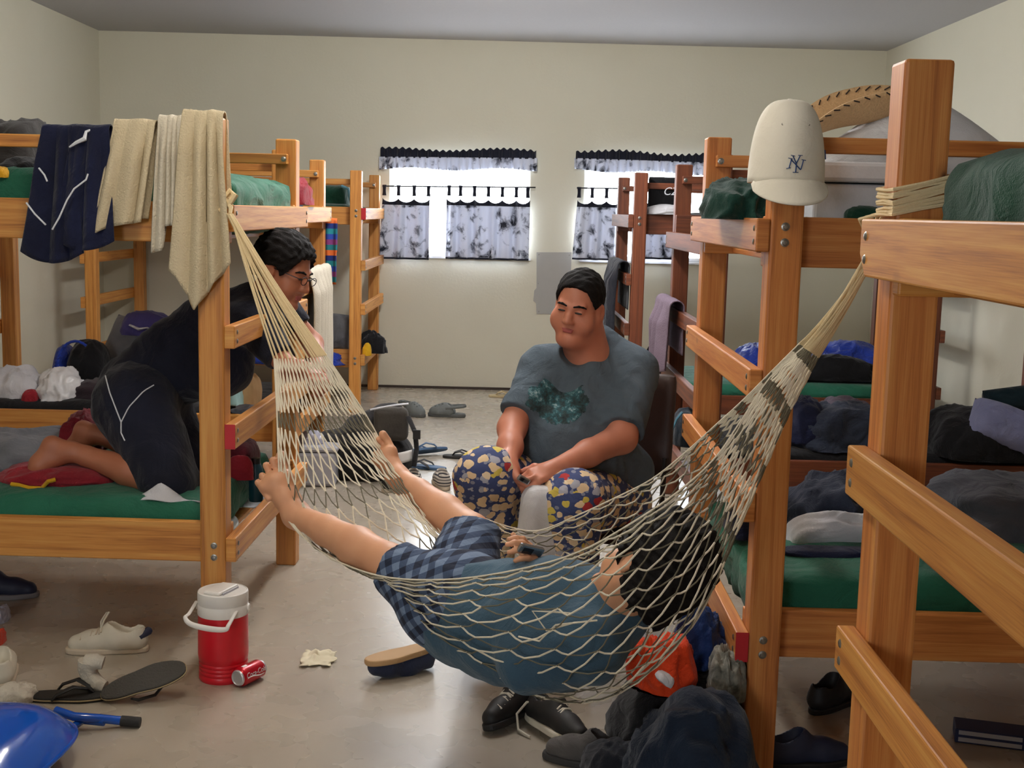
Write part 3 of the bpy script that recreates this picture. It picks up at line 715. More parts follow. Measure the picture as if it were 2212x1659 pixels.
rk = thing('backpack', 'red and black bag behind the nearest left post', 'bag', at(525, 1090, 4.95))
hp('bag_body', '', '', (480, 556, 952, 1100), 5.0, cloth('dark_red_cloth', srgb(96, 20, 34), srgb(60, 14, 24)), .25, 24, .06, parent=rk, power=3.5, z=.55)
hp('bag_flap', '', '', (490, 548, 985, 1035), 4.86, REDC, .05, 25, .05, parent=rk, power=3.)
tb = thing('water_bottle', 'teal bottle standing beside the red and black bag', 'bottle', at(553, 1078, 4.9))
bz = at(553, 1082, 4.9); m = MB(); m.lathe([(0, 0), (.026, 0), (.028, .01), (.028, .13), (.02, .15), (.016, .155)], bz, 20); m.build('bottle_body', plain('teal_plastic', srgb(24, 70, 84), .35), tb)
m = MB(); m.lathe([(.018, .15), (.018, .175), (0, .178)], bz, 16); m.build('cap', plain('black_plastic', srgb(20, 20, 22), .4), tb)
hp('cloth_bag', 'crumpled grey white bag topmost beside the red and black bag', 'bag', (506, 582, 946, 992), 5.08, GREY, .15, 26, .2, z=.76)
m = MB()
m.grid(12, 8, lambda u, v: tuple(at(497+u*78, 1108-u*22-v*22, 4.95+.1*v)+np.array([0, 0, .01*math.sin(u*6+3*v)])))
tag(m.build('paper', plain('white_paper', srgb(222, 222, 226), .7), solid=.002), 'loose white paper on the mattress behind the nearest left post', 'paper')
cb = thing('plastic_bottle', 'clear plastic bottle lying behind the nearest left post', 'bottle', at(506, 1124, 4.7))
m = MB(); m.lathe([(0, 0), (.03, 0), (.034, .01), (.034, .13), (.014, .17), (.013, .19)], M=Matrix.Translation(at(500, 1128, 4.75)) @ Matrix.Rotation(-.2, 4, 'Z') @ Matrix.Rotation(PI/2, 4, 'X'), n=20); m.build('bottle_body', plain('clear_grey_plastic', srgb(170, 182, 184), .12), cb)
# --- right bunks
hp('blanket', 'dark green blanket hanging over the top bunk left of the cap', 'blanket', (1520, 1668, 388, 474), 3.75, cloth('bottle_green', srgb(22, 60, 52), srgb(14, 44, 38)), .45, 27, .22, 2.6)
fb = thing('foam_box', 'white lidded foam box on the bunk between the cap and the near post', 'box', at(1850, 470, 3.75))
q0, q1 = at(1752, 478, 3.62), at(1940, 400, 3.62); m = MB(); m.box((q0[0], 3.6, q0[2]-.02), (q1[0]+.1, 4.0, q1[2]), 0); m.build('box_body', plain('foam_white', srgb(196, 198, 204), .7, bumpy=.3, bscale=90), fb, bevel=.01, smooth=False)
q2 = at(1940, 352, 3.6); m = MB(); m.box((q0[0]-.01, 3.585, q1[2]+.004), (q1[0]+.11, 4.01, q2[2]), 0); m.build('box_lid', plain('foam_lid', srgb(205, 206, 210), .7, bumpy=.3, bscale=90), fb, bevel=.012, smooth=False)
# big white pillow peak behind the post
m = MB(); pk = at(1990, 200, 3.95); 
def peak(u, v):
    a = 2*u-1; x = pk[0]+a*.44; h = (1-abs(a)**1.25)*(pk[2]-1.70); r = .22*(1-.35*(1-abs(a)))
    ang = PI*v; return (x, 3.97-math.cos(ang)*r, 1.70+h*math.sin(ang)**.7+.008*noise.noise(Vector((u*7, v*5, 2))))
m.grid(40, 24, peak); tag(m.build('pillow', WHITEC), 'big white pillow peaked up behind the near right post under the straw hat', 'pillow')
hp('cloth', 'dark green cloth corner beside the white foam box', 'cloth', (1828, 1905, 448, 476), 3.52, GREEN2, .08, 28, .1)
hp('blanket', 'slate blue blanket on the lower bunk under the cap', 'blanket', (1670, 1905, 1040, 1160), 4.1, SLATE, .42, 29, .26, 2.8, z=.575)
pil('pillow', 'white pillow under the slate blue blanket', 'pillow', (1680, 1905, 1142, 1222), 3.9, WHITEC, .28, lean=-.9, seed=8)
hp('cloth', 'dark navy cloth along the front of the white pillow', 'cloth', (1680, 1900, 1190, 1232), 3.72, NAVY, .1, 30, .1, z=.585)
hp('blanket', 'rumpled grey blanket on the lower bunk at the right photo edge', 'blanket', (2000, 2330, 1050, 1230), 4.05, cloth('stone_grey', srgb(92, 94, 102), srgb(70, 72, 80), .95, .9, 8.), .55, 31, .22, 2.2, z=.6)
hp('bag', 'dark navy bag at the ladder end of the lower bunk under the cap', 'bag', (1562, 1632, 1100, 1215), 4.0, NAVY, .25, 32, .12, z=.58)
hp('blanket', 'charcoal blanket on the lower bunk behind the hammock neck', 'blanket', (1690, 1905, 868, 1012), 6.25, SLATE, .5, 33, .2, 2.6, z=.47)
hp('clothes_pile', 'mauve shirt lying on the charcoal blanket', 'clothes', (1760, 1882, 862, 905), 6.3, MAUVE, .3, 34, .2, z=.6)
hp('clothes_pile', 'navy clothes left of the mauve shirt on the dark bunk', 'clothes', (1690, 1775, 864, 930), 6.2, NAVY, .3, 35, .15, z=.5)
hp('sleeping_bag', 'black sleeping bag right of the near post on the dark bunk', 'sleeping bag', (1990, 2230, 885, 1012), 6.15, BLACK, .5, 36, .14, z=.46)
pil('pillow', 'lavender pillow on the dark bunk near the right photo edge', 'pillow', (2085, 2270, 878, 985), 6.0, LAV, .2, tilt=.35, lean=-.5, seed=11)
pil('cushion', 'dark teal cushion above the lavender pillow', 'cushion', (2120, 2270, 832, 898), 6.35, cloth('dark_teal', srgb(34, 56, 66), srgb(24, 42, 52)), .16, tilt=-.15, lean=-.3, seed=12)
hp('sleeping_bag', 'bright blue sleeping bag on the farthest right bunk by the near post', 'sleeping bag', (1752, 1905, 742, 815), 9.2, BLUE, .5, 37, .14, 3.)
hp('sleeping_bag', 'blue sleeping bag end between two right posts', 'sleeping bag', (1588, 1672, 738, 800), 9.1, BLUE, .4, 38, .14, 3.)
hp('clothes_pile', 'dark clothes in front of the bright blue sleeping bag', 'clothes', (1700, 1900, 772, 820), 8.95, BLACK, .2, 39, .15)
hp('bag', 'dark bag on the farthest right bunk beside the brown post', 'bag', (1392, 1450, 738, 790), 8.95, BLACK, .2, 40, .12)
bp_ = thing('backpack', 'dark teal pack behind the dark bunk ladder beside the chair', 'bag', at(1470, 1000, 6.1))
hp('bag_body', '', '', (1445, 1520, 885, 1000), 6.15, cloth('ink_teal', srgb(24, 36, 48), srgb(18, 26, 36)), .3, 41, .08, parent=bp_, z=.48)
MB().tube([wp(1452, 930, 5.98), wp(1462, 905, 5.97), wp(1474, 890, 5.97)], .012, 8, flat=(1, .4)).build('strap', plain('teal_strap', srgb(60, 110, 130), .6), bp_)
# clothes on ladders
tag(drape('towel', (.905, 6.5, 1.125), (.905, 7.1, 1.125), .035, lenf([(0, .33), (.5, .40), (1, .36)]), .25, MAUVET, nf=1.6, amp=.03, fdir=(-1, 0, 0), seed=9, spread=1.), 'mauve grey towel over the dark bunk ladder', 'towel')
tag(drape('jacket', (.835, 8.75, 1.235), (.835, 9.6, 1.235), .04, lenf([(0, .5), (.4, .55), (1, .42)]), .3, DKGREY, nf=3, amp=.045, fdir=(-1, 0, 0), seed=10, spread=.8), 'dark jacket on the farthest right bunk ladder behind the seated man', 'jacket')
ts = thing('t_shirt', 'black shirt with white letters on the farthest right top bunk', 'shirt', at(1432, 420, 8.72))
a_, b_ = at(1402, 405, 8.74), at(1468, 405, 8.74); a_[2] = b_[2] = 1.83
drape('shirt_body', a_, b_, .03, .2, .2, BLACK, ts, nf=1, amp=.006, seed=11, nu=30, nv=30)
Mt = Matrix.Translation(at(1448, 414, 8.655)) @ Matrix.Rotation(PI/2, 4, 'X')
textobj('lettering', 'CZ', .075, M_PIPE, Mt, ts, shear=.3)
hp('paper_pile', 'white papers under the black shirt on the farthest right bunk', 'paper', (1392, 1475, 442, 462), 8.75, WHITEC, .2, 42, .1, z=1.607)
# --- windows' curtains
def toile():
    m, t, b = nt('toile_print'); co = coords(t); out = [n for n in t.nodes if n.type == 'OUTPUT_MATERIAL'][0]
    n = N(t, 'ShaderNodeTexNoise', Scale=9., Detail=6., Roughness=.7, Distortion=.6); L(t, co, n.inputs['Vector'])
    n2 = N(t, 'ShaderNodeTexVoronoi', Scale=7.); L(t, co, n2.inputs['Vector'])
    r = ramp(t, mth(t, 'MULTIPLY_ADD', n2.outputs['Distance'], .35, n.outputs[0]), [(.5, srgb(30, 34, 48)), (.58, srgb(150, 155, 170)), (.66, srgb(214, 218, 230))])
    L(t, r.outputs[0], b.inputs['Base Color']); b.inputs['Roughness'].default_value = .9
    tr = N(t, 'ShaderNodeBsdfTranslucent'); L(t, r.outputs[0], tr.inputs[0]); mx = N(t, 'ShaderNodeMixShader'); mx.inputs[0].default_value = .13
    L(t, b.outputs[0], mx.inputs[1]); L(t, tr.outputs[0], mx.inputs[2]); L(t, mx.outputs[0], out.inputs[0]); return m
M_TOILE = toile(); M_HEAD = cloth('curtain_navy', srgb(36, 38, 52), srgb(26, 28, 40)); M_ROD = plain('curtain_rod_black', srgb(30, 30, 32), .4, .6)
def valance(label, x0, x1, z, seed, dz):
    t = thing('valance', label, 'curtain', (x0, YB-.05, z)); g = np.random.default_rng(seed); ph = g.uniform(0, 6, 3); W = x1-x0; nfold = int(W*17)
    def rip(u): return math.sin(u*nfold*2*PI+ph[0])+.4*math.sin(u*nfold*3.3*PI+ph[1])
    zz = lambda u: z+dz*u
    m = MB(); m.grid(160, 8, lambda u, v: (x0+u*W, YB-.05-.014*rip(u), zz(u)+.075*(v-.5)+(.010*math.sin(u*nfold*6.3)+.012*math.sin(u*9+ph[2]))*(v > .8)))
    m.build('header', M_HEAD, t, solid=.003)
    m = MB(); m.grid(160, 10, lambda u, v: (x0-.012+u*(W+.024), YB-.055-.02*rip(u)*(1-.5*v), zz(u)-.03-.105*(1-v)+.012*math.sin(u*11+ph[1])*(1-v)))
    m.build('ruffle', M_TOILE, t, solid=.002)
    return t
def zpx(x, y, Y=11.15): p = at(x, y, Y); return p[0], p[2]
xa, za = zpx(822, 331); xb, zb = zpx(1158, 334); valance('gathered dark valance over the left window', xa, xb, za, 1, zb-za)
xa, za = zpx(1244, 334); xb, zb = zpx(1545, 344); valance('gathered dark valance over the right window', xa, xb, za, 2, zb-za)
def rod(label, xa, xb, y, yb):
    (x0, z0), (x1, z1) = zpx(xa, y, 11.13), zpx(xb, yb, 11.13)
    o = MB().tube([(x0, 11.13, z0), (x1, 11.13, z1)], .006, 8).build("curtain_rod", M_ROD)
    return tag(o, label, 'curtain rod')
rod('thin black rod across the left window', 826, 1157, 402, 405); rod('thin black rod across the right window', 1246, 1560, 406, 410)
def cafe(label, xa, xb, ytop, ybot, seed, flare=0.):
    (x0, zt), (x1, _) = zpx(xa, ytop, 11.12), zpx(xb, ytop, 11.12); zb = zpx(xa, ybot, 11.12)[1]
    t = thing('cafe_curtain', label, 'curtain', (x0, 11.12, zt)); g = np.random.default_rng(seed); ph = g.uniform(0, 6, 3); W = x1-x0; nf = max(3, int(W*9))
    def P(u, z): 
        k = (zt-z)/(zt-zb); return (x0+W*(u+flare*k*(u-1)), 11.12-.022*(math.sin(u*nf*2*PI+ph[0])+.5*math.sin(u*nf*3.4*PI+ph[1]))*(.6+.4*k)-.01, z)
    z1 = zt-.10; z2 = zt-.16
    def head(u, v):
        sc = .035*abs(math.sin(u*nf*PI))**.6
        return P(u, z2+(z1-sc-z2)*v)
    m = MB(); m.grid(80, 5, head); m.build('header_band', M_HEAD, t, solid=.003)
    m = MB(); m.grid(90, 40, lambda u, v: P(u, zb+(z2-zb)*v+.004*math.sin(u*20)*(1-v))); m.build('panel', M_TOILE, t, solid=.002)
    m = MB(); m.grid(80, 3, lambda u, v: P(u, zb-.012+v*.016)); m.build('hem', M_HEAD, t, solid=.003)
    for i in range(nf+1):
        u = min(max(i/nf, .03), .97); p = P(u, z1); w = .018
        m = MB(); m.grid(2, 8, lambda a, v, p=p, w=w: (p[0]+(2*a-1)*w*(1-.25*math.sin(v*PI)), 11.12-.008*math.sin(v*PI), p[2]+.02-.05*0+(zt+.012-p[2]-.02)*v)); m.build('tab', M_HEAD, t, solid=.004)
cafe('patterned curtain panel at the left end of the left window', 829, 929, 402, 556, 3, .1)
cafe('wide patterned curtain panel at the right end of the left window', 965, 1146, 403, 556, 4)
cafe('patterned curtain panel at the left end of the right window', 1250, 1342, 407, 558, 5, .1)
cafe('patterned curtain panel behind the farthest right bunk posts', 1372, 1470, 408, 556, 6)
# grey board on the wall
o2 = [(1159, 545), (1235, 545), (1232, 620), (1236, 680), (1159, 678), (1158, 655), (1152, 650), (1154, 628), (1159, 622)]
pts = [at(x, y, YB-.008) for x, y in o2]; m = MB(); n = len(pts)
m.add([tuple(p) for p in pts]+[(p[0], YB-.001, p[2]) for p in pts], [tuple(range(n-1, -1, -1))]+[(i, (i+1) % n, n+(i+1) % n, n+i) for i in range(n)])
bd = thing('wall_board', 'grey board with a torn edge on the wall between the windows', 'board', at(1195, 610, YB-.008))
m.build('panel', plain('grey_board', srgb(168, 166, 160), .8), bd, smooth=False)
for (x, y) in ((1164, 550), (1230, 551), (1163, 612), (1231, 640), (1164, 673)):
    m = MB(); m.lathe([(0, .003), (.005, .002), (.006, 0)], M=Matrix.Translation(at(x, y, YB-.009)) @ Matrix.Rotation(PI/2, 4, 'X'), n=8); m.build('nail', M_BOLT, bd)
# ------------------------------------------------------------------ hammock
M_CORD = plain('white_cord', srgb(232, 222, 200), .8, bumpy=.5, bscale=400)
M_CORDD = plain('olive_cord', srgb(112, 106, 88), .85, bumpy=.5, bscale=400)
M_ROPE = plain('cream_rope', srgb(226, 204, 160), .85, bumpy=.5, bscale=300)
ST = [  # stations along the length: far edge, inner far, bottom or ridge, inner near, near edge
 ((705, 768, 4.12), (678, 772, 4.08), (650, 775, 4.05), (620, 775, 4.02), (592, 775, 4.0)),
 ((790, 895, 4.06), (748, 898, 4.0), (700, 900, 3.95), (648, 895, 3.9), (598, 888, 3.88)),
 ((855, 1005, 4.0), (832, 1000, 3.9), (780, 1010, 3.82), (690, 1020, 3.76), (602, 1000, 3.76)),
 ((945, 1070, 3.92), (905, 1100, 3.75), (868, 1100, 3.66), (740, 1135, 3.62), (612, 1106, 3.70)),
 ((1035, 1114, 3.85), (985, 1190, 3.62), (935, 1195, 3.5), (805, 1222, 3.5), (695, 1192, 3.56)),
 ((1100, 1138, 3.78), (1030, 1270, 3.6), (925, 1312, 3.45), (862, 1285, 3.3), (815, 1243, 3.3)),
 ((1165, 1146, 3.70), (1130, 1330, 3.62), (1015, 1425, 3.36), (935, 1360, 3.12), (960, 1252, 3.08)),
 ((1250, 1112, 3.62), (1240, 1370, 3.52), (1150, 1497, 3.18), (1080, 1405, 2.92), (1110, 1232, 2.88)),
 ((1330, 1075, 3.52), (1345, 1360, 3.42), (1280, 1515, 3.04), (1225, 1400, 2.76), (1250, 1192, 2.74)),
 ((1408, 1035, 3.38), (1450, 1260, 3.28), (1395, 1460, 2.92), (1355, 1330, 2.66), (1380, 1120, 2.66)),
 ((1480, 978, 3.22), (1530, 1150, 3.12), (1508, 1335, 2.86), (1475, 1230, 2.66), (1480, 1050, 2.64)),
 ((1550, 915, 3.05), (1592, 1010, 2.97), (1590, 1155, 2.82), (1562, 1090, 2.68), (1548, 985, 2.68)),
 ((1605, 865, 2.9), (1642, 925, 2.86), (1655, 1005, 2.78), (1630, 960, 2.68), (1600, 910, 2.68)),
 ((1668, 802, 2.78), (1690, 840, 2.76), (1708, 885, 2.72), (1692, 850, 2.64), (1664, 815, 2.66)),
 ((1728, 742, 2.70), (1744, 752, 2.69), (1768, 772, 2.66), (1752, 760, 2.61), (1736, 750, 2.62)),
]
G0 = np.array([[at(*p) for p in s] for s in ST])
def cat(P, x):
    n = len(P); x = min(max(x, 0), n-1-1e-9); i = int(x); f = x-i
    p0, p1, p2, p3 = P[max(i-1, 0)], P[i], P[i+1], P[min(i+2, n-1)]
    return .5*((2*p1)+(-p0+p2)*f+(2*p0-5*p1+4*p2-p3)*f*f+(-p0+3*p1-3*p2+p3)*f**3)
def net(s, t):   # s in 0..14, t in 0..1 from far edge to near edge
    C = np.array([cat(G0[:, k], s) for k in range(5)])
    return cat(C, t*4)
ham = thing('hammock', 'white and olive rope hammock slung across the aisle between two bunks', 'hammock', (0, 3.2, 0))
NT, NS = 44, 42
g = np.random.default_rng(3)
nodes = {}
for j in range(NS+1):
    s = 14*j/NS
    for i in range(NT+1):
        if (i+j) % 2: continue
        s = 14*j/NS
        jit = g.normal(size=2)*np.array([.012, .002])
        edge = i in (0, NT) or j in (0, NS)
        x = i/NT
        wb = max(0., min(1., (s-4.2)/1.2))*max(0., min(1., (11.2-s)/1.4))
        if i % 2 and not edge: s = s+.42*wb*14/NS
        tt = .45*x+.55*(1-math.cos(PI*x))/2; nodes[(i, j)] = net(s+(0 if j in (0, NS) else jit[0]), np.clip(tt+(0 if edge else jit[1]), 0, 1))
mw = MB()
for (i, j), p in nodes.items():
    for di in (-1, 1):
        q = nodes.get((i+di, j+1))
        if q is None: continue
        dark = (j % 4 == 3) if j <= NS*.30 else ((j % 2 == 1) if j < NS*.72 else (j % 3 == 2))
        if 4.6 < 14*j/NS < 10.4: dark = (min(i, i+di) % 2 == 1)
        if g.random() < .03: dark = not dark
        mid = (p+q)/2+np.array([0, 0, -.006])*min(1, np.linalg.norm(p-q)/.08)
        mw.tube([p, mid, q], .0019 if dark else .0024, 5, mi=1 if dark else 0)
# edge cords
for k, i in ((0, 0.), (1, 1.)):
    pts = [net(14*q/70, i) for q in range(71)]
    mw.tube(pts, .0024, 5, mi=0)
mw.build('netting', [M_CORD, M_CORDD], ham)
KL, KR = at(497, 462, 4.17), at(1880, 562, 2.43)
mc = MB()
for i in sorted({*range(0, NT+1, 4), 1, 2, 3, 5, 6, 7, 10}):
    e = net(0, i/NT); c = KL+np.array([g.normal()*.004, g.normal()*.004, 0])
    pts = [c+(e-c)*u+np.array([0, 0, -.012*math.sin(u*PI)]) for u in np.linspace(0, 1, 8)]
    mc.tube(pts, .0034, 6)
mc.build('hanging_cords', M_ROPE, ham)
mc = MB()
for i in range(0, NT+1):
    e = net(14, i/NT); c = KR+np.array([g.normal()*.005, g.normal()*.005, g.normal()*.004])
    pts = [c+(e-c)*u+np.array([0, 0, -.01*math.sin(u*PI)]) for u in np.linspace(0, 1, 8)]
    mc.tube(pts, .0022, 6)
mc.build('hanging_cords', M_ROPE, ham)
def wrap(k, u, v, z, n, dz, rise, r=.004, seed=0):
    """rope turns round a square post whose near outer corner is at local u, v"""
    m = MB(); q = np.random.default_rng(seed)
    for t in range(n):
        e = .006+.003*q.random(); zz = z+dz*t; pts = []
        cyc = [(-e, -e), (-e, PW*.5), (-e, PW+e), (PW*.5, PW+e), (PW+e, PW+e), (PW+e, PW*.5), (PW+e, -e), (PW*.5, -e)]
        for w, (a, b) in enumerate(cyc): pts.append(bw(k, u+a, v+b, zz+rise*b/PW+q.normal()*.002))
        m.tube(pts, r, 6, closed=True)
    return m
wrap('R1', 1.338-PW, 0, 1.612, 8, .0065, .022, .0038, 1).build('post_rope', M_ROPE, ham)
m = MB()
for t in range(6):
    a = bw('R1', 1.338+.008, .0+.012*t, 1.612+.004*t); m.tube([a, a+np.array([-.03, .03, -.01]), KR+np.array([0, .02, .04]), KR], .0036, 6)
m.build('knot_rope', M_ROPE, ham)
wrap('L1', 0, 0, 1.588, 5, .009, .01, .0045, 2).build('post_rope', M_ROPE, ham)
m = MB(); a = bw('L1', -.012, -.012, 1.60)
m.tube([a+np.array([-.02, -.004, -.02]), a+np.array([.012, -.012, 0]), a+np.array([.03, 0, .03]), a+np.array([.012, .012, .045]), a+np.array([-.004, -.008, .02]), a+np.array([.02, -.016, -.01]), KL], [.008, .011, .012, .011, .01, .009, .006], 8)
m.build('knot', M_ROPE, ham)
# rope tail hanging at the near edge of the sling
m = MB(); m.tube([at(1120, 1375, 2.83), at(1165, 1385, 2.8), at(1200, 1350, 2.78), at(1290, 1340, 2.76), at(1240, 1345, 2.79), at(1180, 1362, 2.8), at(1150, 1320, 2.82), at(1200, 1322, 2.8), at(1235, 1325, 2.78), at(1262, 1310, 2.78)], .0022, 6)
m.build('loose_cord', M_CORD, ham)
# ------------------------------------------------------------------ people
def skin(name, c, c2):
    m, t, b = nt(name); co = coords(t); n = N(t, 'ShaderNodeTexNoise', Scale=14., Detail=3.); L(t, co, n.inputs['Vector'])
    L(t, mixc(t, n.outputs[0], c, c2), b.inputs['Base Color']); b.inputs['Roughness'].default_value = .5
    b.inputs['Subsurface Weight'].default_value = .08; b.inputs['Subsurface Radius'].default_value = (.02, .008, .005); b.inputs['Subsurface Scale'].default_value = .5
    n2 = N(t, 'ShaderNodeTexNoise', Scale=180., Detail=2.); L(t, co, n2.inputs['Vector']); bump(t, b, n2.outputs[0], .08, .002); return m
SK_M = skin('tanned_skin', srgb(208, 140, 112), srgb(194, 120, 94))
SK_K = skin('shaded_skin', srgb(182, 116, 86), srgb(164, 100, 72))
SK_H = skin('light_skin', srgb(222, 166, 128), srgb(208, 148, 112))
HAIR = plain('black_hair', srgb(20, 17, 17), .75, bumpy=.6, bscale=260, spec=.2)
LIP = plain('lip', srgb(168, 84, 78), .5); EYEB = plain('eye_dark', srgb(22, 16, 14), .3); EYEW = plain('eye_white', srgb(206, 196, 188), .4); NAIL = plain('nail', srgb(226, 178, 150), .4)
def head_sdf(sd, c, R, s=1., fat=0.):
    """head around c (between the ears); R rows = right, forward, up"""
    W = lambda r, f, u: np.array(c)+s*(r*R[0]+f*R[1]+u*R[2])
    k = .012*s
    sd.ell(W(0, -.012, .045), np.array((.076, .096, .085))*s, R, k)
    sd.ell(W(0, .022, -.018), np.array((.066+fat*.3, .072, .088))*s, R, .03*s)
    for q in (-1, 1):
        sd.cone(W(q*.056, -.005, -.055), W(q*.018, .066, -.103), (.02+fat*.5)*s, .017*s, .03*s)
        sd.ell(W(q*(.038+fat*.3), .052, -.042), np.array((.030+fat, .034, .034+fat))*s, R, .02*s)
        sd.cone(W(q*.043, .076, .026), W(q*.014, .087, .022), .010*s, .009*s, .014*s)
        sd.ell(W(q*.032, .104, .004), np.array((.017, .016, .012))*s, R, .012*s, 's')
        sd.ell(W(q*.032, .076, .003), np.array((.018, .014, .012))*s, R, .005*s)
        sd.ell(W(q*.013, .098, -.034), np.array((.010, .010, .008))*s, R, .008*s)
        er = np.array([R[0]*.9+R[1]*.35*q, R[1]*.9-R[0]*.35*q, R[2]])
        sd.ell(W(q*.083, -.010, -.004), np.array((.010, .021, .033))*s, er, .008*s)
        sd.ell(W(q*.093, -.004, .001), np.array((.007, .010, .018))*s, er, .005*s, 's')
    sd.ell(W(0, .076, -.103), np.array((.022, .016, .016))*s, R, .02*s)
    sd.chain([(W(0, .086, .014), .009*s), (W(0, .098, -.012), .011*s), (W(0, .108, -.030), .0125*s)], .012*s)
    sd.cone(W(-.018, .083, -.061), W(.018, .083, -.061), .0075*s, .0075*s, .008*s)
    sd.cone(W(-.014, .082, -.073), W(.014, .082, -.073), .0085*s, .0085*s, .006*s)
    if fat: sd.ell(W(0, .035, -.118), np.array((.055, .05, .03))*s, R, .03*s)
    return W
def face_parts(W, R, s, par, closed=.004, brow=True):
    m = SDF(.004*s); m.cone(W(-.019, .0885, -.0625), W(.019, .0885, -.0625), .0042*s, .0042*s); m.cone(W(-.014, .0885, -.0715), W(.014, .0885, -.0715), .0055*s, .0055*s)
    o = sdfobj('lips', m, .0022, LIP, par, 1); o['label'] = 'reddish lips'
    for q in (-1, 1):
        m = SDF(0); m.ell(W(q*.032, .0900, .003), np.array((.0155, .0038, closed))*s, R); sdfobj('eye', m, .0016, EYEB, par, 1)
        if brow:
            m = SDF(.004); m.chain([(W(q*.014, .0955, .024), .0034*s), (W(q*.032, .0935, .029), .004*s), (W(q*.046, .0855, .027), .0035*s), (W(q*.055, .076, .022), .0025*s)]); sdfobj('eyebrow', m, .002, HAIR, par, 1)
    m = SDF(0)
    m.ell(W(0, .0865, -.0672), np.array((.014, .004, .0015))*s, R); sdfobj('mouth_line', m, .0015, EYEB, par, 0)
def hair_obj(W, R, c, s, par, thick=.012, a=.75, b0=.012, seed=0, amp=.004, low=.075, top=0.):
    sd = SDF(.01*s); sd.ell(W(0, -.014, .046+top), np.array((.077+thick, .099+thick, .088+thick+top))*s, R)
    sd.ell(W(0, -.06, -.02 if low > .08 else .0), np.array((.06+thick*.6, .05+thick*.6, .06+(.05 if low > .08 else 0)))*s, R, .03*s)
    c = np.array(c)
    def cut(P):
        q = (P-c)/s; f = q@R[1]; u = q@R[2]; r = q@R[0]
        d = -(u-(b0+a*f)); d2 = -(u+.035+.9*(.01-f)*0)*1.
        dr = 1.25*np.maximum(np.abs(r)-.045, 0)
        line = np.where(f > .02, -(u-(b0+a*.02+(f-.02)*.95)), d)-dr
        line = np.maximum(line, -(u+low)); ear = .03-np.sqrt((np.abs(r)-.085)**2*.2+(f-.0)**2+(u+.01)**2)
        return np.maximum(line+.003*wav(P, 300/s, seed+4), ear)*s
    return sdfobj('hair', sd, .0038*s, HAIR, par, 1, fold=amp, ffreq=210., seed=seed, cut=cut)
def hand(sd, w, d, n, s=1., curl=.5, side=1, spread=.2, thumb=.7):
    """hand at wrist w pointing along d with palm normal n; side=+1 puts the thumb on d x n side"""
    d = np.array(d, float); d /= np.linalg.norm(d); n = np.array(n, float); n = n-d*(n@d); n /= np.linalg.norm(n); x = np.cross(d, n)*side
    w = np.array(w, float); R = np.array([x, d, n])
    sd.rbox(w+d*.048*s, np.array((.040, .046, .014))*s, .013*s, R, .012)
    sd.cone(w-d*.02*s, w+d*.03*s, .026*s, .030*s, .02)
    L0 = (.072, .082, .078, .062)
    for i in range(4):
        off = (.030-.0195*i)*s; base = w+d*(.088-.004*abs(i-1.3))*s+x*off; a = (1.5-i)*spread*.12
        dd = d*math.cos(a)+x*math.sin(a); p = base; ang = curl*(.55+.12*i); pts = [(base-dd*.02*s, .0098*s), (p, .0098*s)]
        for j, fr in enumerate((.44, .31, .25)):
            v = dd*math.cos(ang)-(-n)*math.sin(ang)*1.; p = p+v*L0[i]*fr*s*1.05; pts.append((p, (.0092, .0086, .0074)[j]*s)); ang += curl*(.75, .6, .4)[j]
        sd.chain(pts, .004)
    b = w+d*.022*s+x*.030*s; v = (d*.62+x*.75+n*.25*thumb*2); v /= np.linalg.norm(v); v2 = d*.85+x*.25+n*.45*thumb; v2 /= np.linalg.norm(v2)
    sd.chain([(b-x*.01*s, .016*s), (b+v*.035*s, .0125*s), (b+v*.035*s+v2*.032*s, .0105*s), (b+v*.035*s+v2*.058*s, .0085*s)], .008)
from mathutils.bvhtree import BVHTree
def onsurf(o, px, lift=.001, n=10):
    """points lying on the surface of o along a line drawn on its visible side"""
    me = o.data; off = LOC.get(o.name, Vector((0, 0, 0))); bt = BVHTree.FromPolygons([tuple(v.co+off) for v in me.vertices], [tuple(p.vertices) for p in me.polygons])
    out = []; P = np.array(px, float); L_ = np.r_[0, np.cumsum(np.linalg.norm(np.diff(P, axis=0), axis=1))]
    for q in np.linspace(0, L_[-1], n):
        x, y = np.interp(q, L_, P[:, 0]), np.interp(q, L_, P[:, 1]); d = Vector(tuple(at(x, y, 4.)-CO)).normalized()
        h = bt.ray_cast(Vector(tuple(CO)), d)
        if h[0] is not None: out.append(np.array(h[0]+h[1]*lift))
    return out if len(out) > 1 else [np.array((0, 3, -.05)), np.array((0, 3.001, -.05))]
# ---------------- seated man
man = thing('person', 'seated person in a grey printed t-shirt and patterned blue trousers looking down', 'person', at(1230, 1420, 4.7))
YM = 4.7
hc = at(1249, 664, YM); hs = 1.03
HF = np.array([-.38, -.91, -.15]); HU = np.array([.10, -.18, 1.]); HR = frame(HF, HU)
body = SDF(.02)
WM = head_sdf(body, hc, HR, hs, .012)
body.chain([(hc+np.array([.014, .03, -.055]), .080), (at(1266, 768, 4.78), .092)], .03)
body.chain([(at(1268, 790, 4.80), .09), (at(1262, 900, 4.80), .15), (at(1255, 1010, 4.78), .17)], .05)
S1, E1, Wr1 = at(1160, 800, 4.72), at(1106, 925, 4.55), at(1098, 1000, 4.33)
S2, E2, Wr2 = at(1368, 812, 4.78), at(1342, 946, 4.56), at(1196, 1014, 4.31)
body.chain([(S1, .062), (E1, .050), (E1*.45+Wr1*.55, .043), (Wr1, .031)], .03)
body.chain([(S2, .068), (E2, .056), (E2*.5+Wr2*.5, .046), (Wr2, .033)], .03)
